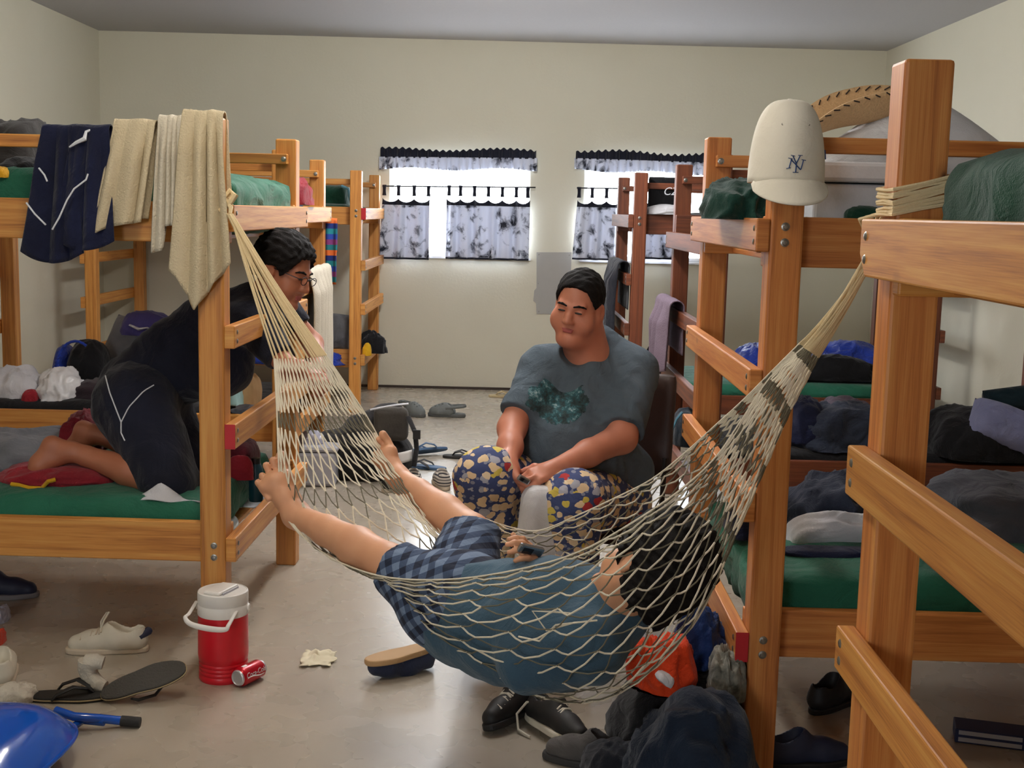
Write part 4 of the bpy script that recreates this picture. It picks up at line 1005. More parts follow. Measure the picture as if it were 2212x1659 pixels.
hand(body, Wr1, at(1122, 1046, 4.27)-Wr1, (.9, .1, .35), 1.0, .75, -1, .3)
hand(body, Wr2, at(1140, 1034, 4.25)-Wr2, (-.2, .35, -.9), 1.0, .95, -1, .2)
mo = sdfobj('body', body, .0045, SK_M, man, 1)
face_parts(WM, HR, hs, man, .0038)
hair_obj(WM, HR, hc, hs, man, .010, .60, .026, 3, .0035)
def print_mat():
    m, t, b = nt('grey_tee'); co = coords(t, 'Object')
    n2 = N(t, 'ShaderNodeTexNoise', Scale=9., Detail=5., Distortion=1.2); L(t, co, n2.inputs['Vector']); n3 = N(t, 'ShaderNodeTexNoise', Scale=350.); L(t, co, n3.inputs['Vector'])
    bump(t, b, mth(t, 'MULTIPLY_ADD', n3.outputs[0], .06, n2.outputs[0]), .6, .03)
    c0, c1 = srgb(92, 104, 114), srgb(78, 90, 100)
    base = mixc(t, n2.outputs[0], c0, c1)
    ctr = at(1208, 868, 4.5)-np.array(LOC[man.name]); sp = N(t, 'ShaderNodeSeparateXYZ'); L(t, co, sp.inputs[0])
    def band(o, c, h): return mth(t, 'LESS_THAN', mth(t, 'ABSOLUTE', mth(t, 'SUBTRACT', sp.outputs[o], c)), h)
    n4 = N(t, 'ShaderNodeTexNoise', Scale=18., Detail=4., Roughness=.7); L(t, co, n4.inputs['Vector'])
    dx = mth(t, 'MULTIPLY', mth(t, 'SUBTRACT', sp.outputs[0], float(ctr[0])), 8.2); dz = mth(t, 'MULTIPLY', mth(t, 'SUBTRACT', sp.outputs[2], float(ctr[2])), 10.5)
    rr = mth(t, 'SQRT', mth(t, 'ADD', mth(t, 'MULTIPLY', dx, dx), mth(t, 'MULTIPLY', dz, dz)))
    mask = mth(t, 'LESS_THAN', mth(t, 'MULTIPLY_ADD', n4.outputs[0], .7, rr), 1.25)
    front = mth(t, 'LESS_THAN', sp.outputs[1], float(ctr[1])+.12)
    n5 = N(t, 'ShaderNodeTexNoise', Scale=26., Detail=5., Roughness=.75); L(t, co, n5.inputs['Vector'])
    r = ramp(t, n5.outputs[0], [(.30, srgb(34, 42, 44)), (.46, srgb(58, 72, 74)), (.54, srgb(52, 92, 98)), (.60, srgb(92, 126, 132)), (.66, srgb(160, 176, 178)), (.72, srgb(104, 88, 70))])
    L(t, mixc(t, mth(t, 'MULTIPLY', mask, front), base, r.outputs[0]), b.inputs['Base Color']); b.inputs['Roughness'].default_value = .9; b.inputs['Specular IOR Level'].default_value = .2
    return m
tee = SDF(.05)
tee.chain([(at(1278, 762, 4.84), .082), (at(1262, 822, 4.80), .15)], .06); tee.cone(at(1294, 742, 4.86), at(1362, 802, 4.83), .075, .09, .06); tee.cone(at(1250, 768, 4.83), at(1186, 804, 4.76), .06, .08, .06)
tee.cone(at(1190, 812, 4.74), at(1352, 822, 4.82), .088, .098, .06)
tee.ell(at(1250, 905, 4.76), (.215, .17, .20), None, .08); tee.ell(at(1234, 985, 4.72), (.225, .21, .17), None, .09)
tee.ell(at(1300, 1020, 4.84), (.21, .19, .15), None, .08); tee.ell(at(1218, 960, 4.60), (.16, .10, .13), None, .08)
tee.cone(at(1172, 800, 4.74), S1*.22+E1*.78, .088, .072, .06, True); tee.cone(at(1362, 812, 4.80), S2*.10+E2*.90, .098, .082, .06, True)
nk = at(1250, 752, 4.71); tee.ell(nk, (.074, .085, .062), frame((-.3, -.9, -.3), (0, -.35, 1)), .012, 's')
to = sdfobj('t_shirt', tee, .0065, print_mat(), man, 2, fold=.004, ffreq=26., seed=5, fold2=.0035, stretch=(1, 1, .6))
def pants_mat():
    m, t, b = nt('sheep_print'); co = coords(t, 'Object')
    mp = N(t, 'ShaderNodeMapping'); mp.inputs['Scale'].default_value = (1, .6, 1.35); L(t, co, mp.inputs[0])
    wn = N(t, 'ShaderNodeTexNoise', Scale=26., Detail=2.); L(t, co, wn.inputs['Vector']); wa = N(t, 'ShaderNodeVectorMath', operation='MULTIPLY_ADD'); L(t, wn.outputs['Color'], wa.inputs[0]); wa.inputs[1].default_value = (.035, .035, .035); L(t, mp.outputs[0], wa.inputs[2])
    v = N(t, 'ShaderNodeTexVoronoi', Scale=26., Randomness=.8); L(t, wa.outputs[0], v.inputs['Vector'])
    sp = N(t, 'ShaderNodeSeparateColor'); L(t, v.outputs['Color'], sp.inputs[0])
    n = N(t, 'ShaderNodeTexNoise', Scale=60., Detail=2.); L(t, co, n.inputs['Vector'])
    d = mth(t, 'MULTIPLY_ADD', n.outputs[0], .12, v.outputs['Distance'])
    blob = mth(t, 'LESS_THAN', d, .56)
    r = N(t, 'ShaderNodeValToRGB'); r.color_ramp.interpolation = 'CONSTANT'; e = r.color_ramp.elements
    e[0].color = rgba(srgb(226, 198, 158)); e[1].position = .62; e[1].color = rgba(srgb(170, 170, 182))
    for p, c in ((.76, srgb(206, 184, 84)), (.86, srgb(232, 210, 176)), (.965, srgb(176, 50, 52))): q = e.new(p); q.color = rgba(c)
    L(t, sp.outputs[0], r.inputs[0])
    v2 = N(t, 'ShaderNodeTexVoronoi', Scale=33., Randomness=1.); L(t, mp.outputs[0], v2.inputs['Vector'])
    bgc = mixc(t, mth(t, 'LESS_THAN', v2.outputs['Distance'], .28), srgb(62, 74, 118), srgb(136, 140, 158))
    L(t, mixc(t, blob, bgc, r.outputs[0]), b.inputs['Base Color']); b.inputs['Roughness'].default_value = .9
    n2 = N(t, 'ShaderNodeTexNoise', Scale=9., Detail=4., Distortion=1.); L(t, co, n2.inputs['Vector']); bump(t, b, n2.outputs[0], .5, .03); return m
H1, K1, F1_ = at(1170, 1062, 4.80), at(1052, 1030, 4.32), np.array([.02, 4.42, .10])
H2, K2, F2_ = at(1320, 1080, 4.84), at(1238, 1086, 4.26), np.array([.24, 4.30, .10])
pn = SDF(.05); pn.cone(H1, K1, .13, .098); pn.cone(K1, F1_, .098, .10, None, True); pn.cone(H2, K2, .14, .104); pn.cone(K2, F2_, .104, .10, None, True)
pn.cone(H1, H2, .14, .15, .06); pn.cone(K1+np.array([-.02, .03, -.02]), F1_+np.array([-.04, .03, .12]), .085, .085)
sdfobj('trousers', pn, .0065, pants_mat(), man, 2, fold=.004, ffreq=28., seed=8, fold2=.003)
for F, dx in ((F1_, -.25), (F2_, -.1)):
    ft = SDF(.015); d = np.array([dx, -1, 0]); d /= np.linalg.norm(d); h = F*np.array([1, 1, 0])
    ft.chain([(h+np.array([0, .02, .14]), .042), (h+np.array([0, .02, .05]), .042)]); ft.chain([(h+np.array([0, .05, .035]), .033), (h-d*0+d*.09+np.array([0, 0, .035]), .035), (h+d*.16+np.array([0, 0, .022]), .021)])
    x = np.cross(d, [0, 0, 1])
    for i in range(5): ft.chain([(h+d*(.15-.008*i)+x*(.03-.016*i)+np.array([0, 0, .016]), .012-.001*i), (h+d*(.20-.012*i)+x*(.032-.017*i)+np.array([0, 0, .011]), .0105-.001*i)], .004)
    sdfobj('foot', ft, .005, SK_M, man, 1)
ph = thing('handheld_device', 'small silver handheld thing between the fingers of the seated man', 'device', at(1130, 1036, 4.25))
pc = at(1131, 1036, 4.215); m = MB(); Md = Matrix.Translation(pc) @ Euler((.3, .5, .4)).to_matrix().to_4x4(); m.box((-.024, -.007, -.011), (.024, .007, .011), 0, M=Md); m.build('case', plain('brushed_silver', srgb(170, 172, 176), .25, .9), ph, bevel=.005, smooth=False)
m = MB(); m.box((-.014, -.0078, -.006), (-.002, -.0066, .006), 0, M=Md); m.build('button', plain('dark_screen', srgb(30, 34, 40), .1), ph, smooth=False)
# chair under him
ch = thing('chair', 'brown padded chair under the seated man', 'chair', (.36, 4.85, 0), 0)
M_CH = plain('brown_vinyl', srgb(58, 36, 28), .5, bumpy=.2); M_CHM = plain('dark_steel', srgb(52, 46, 44), .4, .7)
cR = Matrix.Translation((.36, 4.84, 0)) @ Matrix.Rotation(-.42, 4, 'Z')
rounded('seat', (-.24, -.30, .385), (.24, .22, .43), .02, M_CH, ch, 12, .002, 8., 1, M=cR)
rounded('backrest', (-.235, .235, .56), (.235, .275, .985), .09, M_CH, ch, 14, .002, 8., 2, M=cR @ Matrix.Rotation(-.10, 4, 'X'))
for sx in (-1, 1):
    m = MB(); m.tube([tuple(cR @ Vector((sx*.22, -.28, 0))), tuple(cR @ Vector((sx*.22, -.27, .39)))], .011, 8); m.build('leg', M_CHM, ch)
    m = MB(); m.tube([tuple(cR @ Vector((sx*.22, .30, 0))), tuple(cR @ Vector((sx*.22, .25, .39))), tuple(cR @ Vector((sx*.22, .28, .62)))], .011, 8); m.build('leg', M_CHM, ch)
# ---------------- kneeling boy
boy = thing('person', 'kneeling person in navy clothes with glasses leaning over the lower left bunk', 'person', at(330, 1060, 4.7))
kc = at(612, 588, 4.86); ks = 1.08
KF = np.array([.90, -.34, -.30]); KU = np.array([.34, -.02, 1.]); KR_ = frame(KF, KU)
bd_ = SDF(.02); WK = head_sdf(bd_, kc, KR_, ks)
nb = at(540, 668, 4.92)
bd_.chain([(kc-KR_[1]*.02-KR_[2]*.05, .058), (nb, .066)], .03)
bd_.chain([(nb, .09), (at(430, 740, 4.9), .12), (at(310, 850, 4.86), .13)], .04)
aS, aE, aW = at(556, 712, 4.74), at(628, 800, 4.62), at(664, 800, 4.45)
bS, bE, bW = at(608, 668, 5.05), at(676, 742, 5.06), at(688, 800, 4.82)
bd_.chain([(aS, .05), (aE, .041), (aE*.5+aW*.5, .037), (aW, .027)], .02)
bd_.chain([(bS, .05), (bE, .041), (bE*.5+bW*.5, .037), (bW, .027)], .02)
hand(bd_, aW, at(690, 815, 4.36)-aW, (.2, -.5, -.8), .9, .7, 1); hand(bd_, bW, at(700, 832, 4.74)-bW, (-.5, -.3, -.6), .9, .7, -1)
kA, aA = at(352, 1040, 4.56), at(186, 985, 4.62); kB, aB = at(392, 1010, 4.86), at(232, 945, 4.9)
hA, hB = at(290, 872, 4.72), at(322, 858, 4.98)
for (hh, kk, aa, heel, toe) in ((hA, kA, aA, at(112, 962, 4.62), at(66, 1040, 4.6)), (hB, kB, aB, at(180, 928, 4.92), at(150, 1000, 4.92))):
    bd_.chain([(hh, .085), (kk, .06), (kk*.55+aa*.45, .058), (aa, .036)], .02)
    bd_.chain([(aa, .036), (heel, .034)], .02); bd_.chain([(heel, .034), (heel*.45+toe*.55, .038), (toe, .024)], .015); bd_.cone(aa*.6+heel*.4, heel*.5+toe*.5, .034, .036)
    d = toe-heel; d /= np.linalg.norm(d); x = np.array([.1, 1, 0.]); x -= d*(x@d); x /= np.linalg.norm(x)
    for i in range(5): bd_.chain([(toe+x*(.032-.016*i)-d*.01, .012-.0008*i), (toe+x*(.034-.017*i)+d*(.035-.006*i)+np.array([.012, 0, 0]), .0105-.001*i)], .004)
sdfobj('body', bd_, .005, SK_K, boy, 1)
face_parts(WK, KR_, ks, boy, .004)
hair_obj(WK, KR_, kc, ks, boy, .020, .50, .008, 6, .005)
NAVYT = cloth('black_navy_cloth', srgb(30, 33, 50), srgb(23, 25, 38), .85, .6, 8.)
kt = SDF(.05); kt.chain([(at(548, 665, 4.9), .10), (at(470, 712, 4.9), .145), (at(385, 775, 4.88), .15), (at(300, 845, 4.86), .16)], .06)
kt.cone(at(540, 690, 4.78), at(590, 660, 5.03), .085, .08, .05)
kt.cone(aS, aS*.28+aE*.72, .078, .064, .05, True); kt.cone(bS, bS*.45+bE*.55, .07, .06, .05, True)
kt.ell(at(470, 800, 4.86), (.14, .14, .11), None, .08)
kt.ell(nb+np.array([.06, -.02, .03]), (.05, .07, .05), KR_, .01, 's')
kto = sdfobj('t_shirt', kt, .0065, NAVYT, boy, 2, fold=.003, ffreq=30., seed=3, fold2=.003)
ks_ = SDF(.05); ks_.chain([(at(318, 848, 4.86), .162), (at(300, 880, 4.84), .165)]); ks_.cone(hA, kA+np.array([.02, 0, -.01]), .155, .10, .06); ks_.cone(hB, kB+np.array([.02, 0, 0]), .15, .10, .06)
ks_.cone(at(345, 960, 4.7), at(392, 1040, 4.66), .10, .07)
kso = sdfobj('shorts', ks_, .0065, NAVYT, boy, 2, fold=.003, ffreq=26., seed=4, fold2=.003)
for pp in ([(228, 812), (238, 850), (262, 912)], [(262, 912), (278, 880), (310, 845), (332, 832)], [(262, 912), (262, 935), (270, 952)]):
    # seam piping laid on the shorts surface
    MB().tube(onsurf(kso, pp, .001, 12), .0026, 6).build('piping', M_PIPE, boy)
MB().tube(onsurf(kto, [(241, 816), (262, 829)], .001, 4), .004, 6, flat=(1, .4)).build('logo_strip', plain('dull_pink', srgb(160, 120, 120), .7), boy)
gl = SDF(0); GLM = plain('glasses_wire', srgb(30, 28, 30), .3, .6)
m = MB()
for q in (-1, 1):
    m.tube([WK(q*.034+.021*math.cos(a), .108, .002+.015*math.sin(a)) for a in np.linspace(0, 2*PI, 18)[:-1]], .0016, 5, closed=True)
    m.tube([WK(q*.055, .104, .006), WK(q*.076, .06, .010), WK(q*.083, -.005, .012)], .0018, 5)
m.tube([WK(-.013, .109, .004), WK(0, .113, .007), WK(.013, .109, .004)], .0016, 5)
m.build('glasses', GLM, boy)
# ---------------- boy in the hammock
ly = thing('person', 'person lying in the hammock in a blue t-shirt and plaid shorts, bare legs out', 'person', at(1100, 1500, 3.2))
lc = at(1398, 1238, 2.95); ls = 1.03
LF = np.array([-.40, .82, .38]); LU = np.array([.72, -.1, .62]); LR = frame(LF, LU)
lb = SDF(.02); WL = head_sdf(lb, lc, LR, ls)
nk2 = at(1318, 1322, 3.02); chs = at(1210, 1345, 3.1); pel = at(985, 1300, 3.3)
lb.chain([(lc-LR[2]*.06, .056), (nk2, .062)], .03); lb.chain([(nk2, .07), (chs, .13), (at(1090, 1340, 3.2), .125), (pel, .13)], .05)
hN, kN, aN = at(950, 1300, 3.28), at(838, 1216, 3.40), at(640, 1112, 3.72)
hF, kF, aF = at(995, 1265, 3.48), at(1018, 1152, 3.66), at(858, 1030, 3.95)
lb.chain([(hN, .082), (kN, .054), (kN*.68+aN*.32, .056), (kN*.35+aN*.65, .044), (aN, .034)], .02)
lb.chain([(hF, .08), (kF, .058), (kF*.66+aF*.34, .056), (kF*.3+aF*.7, .042), (aF, .034)], .02)
def foot(sd, ank, heel, ball, toe, x, r=1.):
    sd.chain([(ank, .034*r), (heel, .031*r)], .02); sd.chain([(heel, .03*r), (heel*.5+ball*.5, .031*r), (ball, .030*r)], .02); sd.chain([(ank, .033*r), (ank*.45+ball*.55, .029*r), (ball, .025*r)], .02)
    d = toe-ball; ln = np.linalg.norm(d); d /= ln; x = np.array(x, float); x -= d*(x@d); x /= np.linalg.norm(x)
    sd.cone(ball+x*.026*r, ball-x*.03*r, .022*r, .018*r, .02)
    lens = (1., .95, .86, .75, .62); rad = (.0145, .0105, .0102, .0098, .0094)
    up = np.cross(d, x)
    for i in range(5):
        o = (.031, .011, -.006, -.021, -.035)[i]*r; b = ball+x*o+d*(.006-.006*i*(i > 2)); e = d+x*(.16, .10, .02, -.10, -.22)[i]
        sd.chain([(b-d*.02, rad[i]*.9*r), (b+e*ln*.55*lens[i]+up*.007, rad[i]*.82*r), (b+e*ln*.95*lens[i]-up*.003, rad[i]*.92*r)], .0015)
    return [(ball+x*(.030, .010, -.006, -.021, -.034)[i]*r+d*(.008+ln*lens[i])+up*rad[i]*.6, d, x, up, rad[i]) for i in range(5)]
nl = foot(lb, aN, at(648, 1120, 3.80), at(597, 1042, 3.76), at(577, 1000, 3.79), at(616, 1018, 3.76)-at(566, 1062, 3.72), 1.2)
foot(lb, aF, at(868, 1048, 4.02), at(832, 985, 4.0), at(812, 955, 4.02), at(850, 985, 3.98)-at(800, 985, 4.02))
# arms folded on the chest
sN, eN, wN = at(1268, 1395, 2.93), at(1135, 1436, 2.98), at(1135, 1436, 2.98)+np.array([.03, .2, .03])
sF, eF, wF = at(1275, 1290, 3.25), at(1180, 1275, 3.38), at(1150, 1238, 3.22)
lb.chain([(sN, .06), (eN, .044), (wN, .028)], .02); lb.chain([(sF, .058), (eF, .044), (wF, .028)], .02)
hand(lb, wN, (.6, .6, .1), (0, 0, -1.), .95, .5, 1); hand(lb, wF, at(1148, 1198, 3.18)-wF, (-.9, -.2, -.2), .95, .8, -1)
sdfobj('body', lb, .0045, SK_H, ly, 1)
face_parts(WL, LR, ls, ly)
hair_obj(WL, LR, lc, ls, ly, .032, .45, -.02, 9, .006, low=.15, top=.010)
for p, d, x, up, r in nl[:1]:
    m = SDF(0); m.ell(p-d*.004, (.0075, .008, .003), np.array([x, d, up])); sdfobj('toenail', m, .0016, NAIL, ly, 0)
TEEB = cloth('blue_tee', srgb(70, 98, 118), srgb(58, 84, 104), .9, .7, 8.)
lt = SDF(.05); lt.chain([(at(1290, 1335, 3.04), .115), (chs, .158), (at(1100, 1345, 3.2), .152), (at(1010, 1322, 3.28), .15)], .06)
lt.cone(at(1290, 1335, 3.04), at(1330, 1312, 3.0), .10, .082, .03); lt.cone(sN, eN, .096, .072, .04); lt.cone(sF, sF*.3+eF*.7, .085, .07, .05, True)
lt.ell(nk2+LR[2]*.03, (.06, .06, .05), LR, .01, 's')
sdfobj('t_shirt', lt, .0065, TEEB, ly, 2, fold=.003, ffreq=26., seed=6, fold2=.004)
def plaid():
    m, t, b = nt('plaid_cloth'); co = coords(t); mp = N(t, 'ShaderNodeMapping'); mp.inputs['Rotation'].default_value = (.5, .35, .75); L(t, co, mp.inputs[0])
    sp = N(t, 'ShaderNodeSeparateXYZ'); L(t, mp.outputs[0], sp.inputs[0])
    st = lambda o, s, ph: mth(t, 'GREATER_THAN', mth(t, 'FRACT', mth(t, 'MULTIPLY_ADD', sp.outputs[o], s, ph)), .5)
    s1, s2 = st(0, 24., .2), st(2, 24., .4); sm = mth(t, 'MULTIPLY', mth(t, 'ADD', s1, s2), .5)
    r = ramp(t, sm, [(0., srgb(112, 130, 158)), (.5, srgb(66, 82, 110)), (1., srgb(30, 38, 60))]); r.color_ramp.interpolation = 'LINEAR'
    L(t, r.outputs[0], b.inputs['Base Color']); b.inputs['Roughness'].default_value = .9
    n2 = N(t, 'ShaderNodeTexNoise', Scale=10., Detail=4., Distortion=1.); L(t, co, n2.inputs['Vector']); bump(t, b, n2.outputs[0], .6, .03); return m
lsd = SDF(.04); lsd.chain([(at(1030, 1322, 3.27), .145), (pel, .148)], .05)
lsd.cone(hN, hN*.12+kN*.88, .112, .078, .04, True); lsd.cone(hF, hF*.02+kF*.98, .115, .088, .04, True)
sdfobj('shorts', lsd, .006, plaid(), ly, 2, fold=.003, ffreq=30., seed=7, fold2=.003)

dv = thing('phone', 'silver phone held by the person lying in the hammock', 'phone', at(1150, 1190, 3.15))
m = MB(); Md = Matrix.Translation(at(1146, 1188, 3.15)) @ Euler((.5, .3, .5)).to_matrix().to_4x4(); m.box((-.038, -.007, -.015), (.038, .007, .015), 0, M=Md); m.build('case', bpy.data.materials['brushed_silver'], dv, bevel=.006, smooth=False)
m = MB(); m.box((-.026, -.0078, -.009), (.004, -.0066, .009), 0, M=Md); m.build('screen', bpy.data.materials['dark_screen'], dv, smooth=False)
# ------------------------------------------------------------------ caps, hats, things on the floor
# white cap on the post
cp = thing('baseball_cap', 'white baseball cap with dark blue letters hung on the bunk post', 'cap', at(1697, 395, 3.3))
M_CAP = cloth('white_twill', srgb(236, 230, 216), srgb(226, 220, 204), .8, .15, 14.); M_LOGO = plain('navy_thread', srgb(34, 66, 120), .7)
cb_ = at(1697, 388, 3.30); CA, CBD, CCH = .094, .108, .212
def crown(th, ph, k=1.):   # th around, ph 0 base .. pi/2 top
    r = math.cos(ph)**.58
    return np.array([cb_[0]+CA*k*r*math.sin(th)*(1.03), cb_[1]-CBD*k*r*math.cos(th), cb_[2]-.01+CCH*k*math.sin(ph)])
m = MB(); m.grid(64, 22, lambda u, v: crown(2*PI*u, PI/2*min(v, .999)), closed=True); m.build('crown', M_CAP, cp, solid=.003)
def bill(u, v):
    a = (2*u-1); th = a*1.25; b = crown(th, 0.02)
    out = v*.075*(math.cos(a*1.35)**.6 if abs(a) < .98 else .2); sx = (.94+.13*v)
    return (cb_[0]+(b[0]-cb_[0])*sx, b[1]-out*.62-.002, b[2]+.003-out*.86-.012*(1-abs(a)**2)*0+.010*a*a*v*0)
m = MB(); m.grid(40, 10, bill); m.build('bill', M_CAP, cp, solid=.004)
for th in (0, PI/3, 2*PI/3, PI, 4*PI/3, 5*PI/3):
    m = MB(); m.tube([crown(th, p, 1.004) for p in np.linspace(.05, 1.5, 16)], .0009, 5); m.build('seam', M_CAP, cp)
m = MB(); m.lathe([(0, .005), (.006, .004), (.008, 0)], crown(0, PI/2-.001), 12); m.build('button', M_CAP, cp)
for sx in (-1, 1):
    m = MB(); e = crown(sx*.42, .75, 1.004); m.lathe([(.0015, .001), (.003, .001), (.003, 0)], M=Matrix.Translation(e) @ Matrix.Rotation(PI/2-.5, 4, 'X'), n=10); m.build('eyelet', plain('eyelet_dark', srgb(110, 100, 90), .7), cp)
def lg(x, z):   # logo plane (metres, centred) onto the front of the crown
    zz = z+.036; ph = math.asin(min(.99, max(.0, (zz+.01)/CCH))); r = math.cos(ph)**.58; th = math.asin(max(-1, min(1, x/(CA*1.03*r))))
    return crown(th, ph, 1.012)
m = MB()
def stroke(pts, w=.0032):
    P = []
    for (a, b) in zip(pts[:-1], pts[1:]):
        for q in np.linspace(0, 1, 5): P.append(lg(a[0]+(b[0]-a[0])*q, a[1]+(b[1]-a[1])*q))
    m.tube(P, w, 6, flat=(1, .45))
# interlocking N and Y
stroke([(-.017, -.012), (-.011, .012)]); stroke([(-.013, .011), (.012, -.014)], .0036); stroke([(.013, -.014), (.019, .010)])
stroke([(-.023, -.012), (-.012, -.010)], .0022); stroke([(-.019, .014), (-.008, .012)], .0022); stroke([(.014, .011), (.025, .009)], .0022)
stroke([(-.008, .019), (.001, .001), (.010, .020)], .0034); stroke([(.001, .001), (.000, -.020)], .0036); stroke([(-.007, -.021), (.007, -.021)], .0022); stroke([(-.013, .021), (-.003, .019)], .0022); stroke([(.005, .021), (.016, .021)], .0022)
m.build('front_emblem', M_LOGO, cp)
m = MB(); m.tube([crown(1.32, p, 1.006) for p in (.30, .36, .42)], .004, 6); m.build('side_emblem', M_LOGO, cp)
# straw hat
sh_ = thing('straw_hat', 'tan straw hat with dark stitched curled brim on the big white pillow', 'hat', at(1850, 250, 3.95))
M_STRAW = plain('straw', srgb(206, 170, 126), .8, bumpy=.8, bscale=160, var=.18); M_STITCH = plain('dark_stitch', srgb(50, 40, 36), .8)
hM = Matrix.Translation(at(1868, 262, 3.98)) @ Matrix.Rotation(-.20, 4, 'Y') @ Matrix.Rotation(.10, 4, 'X')
def brim(u, v):
    a = 2*PI*u; r = .08+.135*v; x, y = r*1.12*math.cos(a), r*.9*math.sin(a); near = max(0, -math.sin(a)); farr = max(0, math.sin(a))
    curl = (near**1.6*.085+farr**1.6*.10)*v**1.5-.028*v*max(0, -math.cos(a))**3+.02*v*max(0, math.cos(a))
    y *= 1-.30*v*(near+farr)**2
    return tuple(hM @ Vector((x, y, curl)))
m = MB(); m.grid(72, 12, brim, closed=True); m.build('brim', M_STRAW, sh_, solid=.004)
m = MB(); m.grid(48, 12, lambda u, v: tuple(hM @ Vector((.03+(.085-.02*v**2)*1.1*math.cos(2*PI*u)*(1 if v < .96 else .02), (.078-.025*v**2)*.95*math.sin(2*PI*u)*(1 if v < .96 else .02), .075*v-.02*v*v*math.cos(2*PI*u)**2))), closed=True); m.build('crown', M_STRAW, sh_)
m = MB()
for k in range(44):
    p, q = np.array(brim(k/44, .96)), np.array(brim((k+.45)/44, .88)); m.tube([p+np.array([0, -.005, .002]), q+np.array([0, -.005, .002])], .0022, 5)
m.build('stitching', M_STITCH, sh_)
# ---------------- cooler jug
jz = fl(483, 1462); jg = thing('cooler_jug', 'red and white drink cooler jug standing on the floor by the near left post', 'cooler', jz)
M_JR = plain('red_plastic', srgb(214, 24, 40), .35); M_JW = plain('white_plastic', srgb(232, 228, 222), .4)
J = .0845; m = MB(); pr = [(0, 0), (J*.93, 0), (J*.97, .006)]
for k in range(4): z = .020+.014*k; pr += [(J*.97, z), (J*.94, z+.0035), (J*.97, z+.007)]
pr += [(J, .09), (J*.985, .226), (J*.985, .236)]; m.lathe(pr, jz, 48); m.build('body', M_JR, jg)
m = MB(); m.lathe([(J*1.0, .228), (J*1.012, .232), (J*1.0, .262), (J*.985, .264), (J*.985, .267), (J*1.0, .269), (J*1.0, .300), (J*.985, .306), (J*.95, .308), (J*.93, .305), (0, .305)], jz, 48); m.build('lid', M_JW, jg)
m = MB(); Ms = Matrix.Translation(jz+np.array([-.005, .0, .306])) @ Matrix.Rotation(-.35, 4, 'Z'); m.box((-.034, -.06, -.002), (.030, .06, .010), 0, M=Ms); m.build('spout_cap', M_JW, jg, bevel=.006, smooth=False)
m = MB(); m.box((.031, -.045, -.002), (.037, .05, .006), 0, M=Ms); m.build('spout', plain('grey_plastic', srgb(170, 168, 176), .4), jg, bevel=.002, smooth=False)
hp_ = [at(424, 1300, jz[1]), at(408, 1326, jz[1]-.09), at(400, 1334, jz[1]-.115), at(412, 1348, jz[1]-.13), at(450, 1358, jz[1]-.14), at(486, 1360, jz[1]-.14), at(494, 1350, jz[1]-.13), at(510, 1322, jz[1]-.06), at(526, 1297, jz[1]+.005)]
m = MB(); P = np.array(hp_); m.tube([cat(P, x) for x in np.linspace(0, len(P)-1, 40)], [.006+.004*math.exp(-((x-4.)/1.7)**2) for x in np.linspace(0, len(P)-1, 40)], 10, flat=(1, .8)); m.build('handle', M_JW, jg)
for s_ in (-1, 1): m = MB(); m.lathe([(0, .008), (.011, .006), (.013, 0)], M=Matrix.Translation(jz+np.array([s_*J*.99, 0, .25])) @ Matrix.Rotation(s_*PI/2, 4, 'Y'), n=16); m.build('handle_pivot', M_JW, jg)
# ---------------- soda can lying on its side
ca, cb2 = fl(512, 1466, .033), fl(577, 1436, .033); ax = (cb2-ca); ax /= np.linalg.norm(ax); rm = np.array(ca)
cn = thing('soda_can', 'red soda can with white script lying by the cooler jug', 'can', (ca+cb2)/2*np.array([1, 1, 0]))
yv = np.cross([0, 0, 1.], ax); CM = Matrix(((ax[0], yv[0], 0, ca[0]), (ax[1], yv[1], 0, ca[1]), (0, 0, 1, .0335), (0, 0, 0, 1)))
Mc = CM @ Matrix.Rotation(PI/2, 4, 'Y')
M_CAN = plain('can_red', srgb(190, 16, 34), .25, .3); M_ALU = plain('aluminium', srgb(210, 210, 214), .35, .7)
m = MB(); m.lathe([(.027, .006), (.0325, .014), (.033, .02), (.033, .104), (.031, .110)], M=Mc, n=40); m.build('can_body', M_CAN, cn)
m = MB(); m.lathe([(0, .003), (.021, .003), (.0235, 0), (.0255, .001), (.0275, .006)], M=Mc, n=40); m.build('can_bottom', M_ALU, cn)
m = MB(); m.lathe([(.031, .110), (.0265, .1185), (.0265, .1205), (.024, .1205), (.023, .117), (0, .117)], M=Mc, n=40); m.build('can_top', M_ALU, cn)
M_CW = plain('can_white', srgb(236, 234, 232), .35)
def bendcan(p):   # x along the can, y around it
    a = p.y/.033; return Vector((p.x+.060, -math.cos(a)*.0333-0*p.z, math.sin(a)*.0333))
def around(p, r=.0334):
    a = p.y/.033+.30; return Vector((p.x+.060, -math.cos(a)*r, math.sin(a)*r))
textobj('lettering', 'Coca-Cola', .0225, M_CW, CM, cn, .0002, .35, lambda p: around(p), bold=.0004)
m = MB(); m.tube([tuple(CM @ around(Vector((x, -.011-.004*math.sin(x*60), 0)))) for x in np.linspace(-.045, .04, 24)], [.0006+.0016*math.sin(max(0, min(1, (x+.045)/.085))*PI) for x in np.linspace(-.045, .04, 24)], 6); m.build('ribbon', M_CW, cn)
m = MB(); m.grid(6, 6, lambda u, v: tuple(CM @ around(Vector((-.036+.022*u, .034+.012*v, 0)), .0335))); m.build('panel', M_CW, cn)
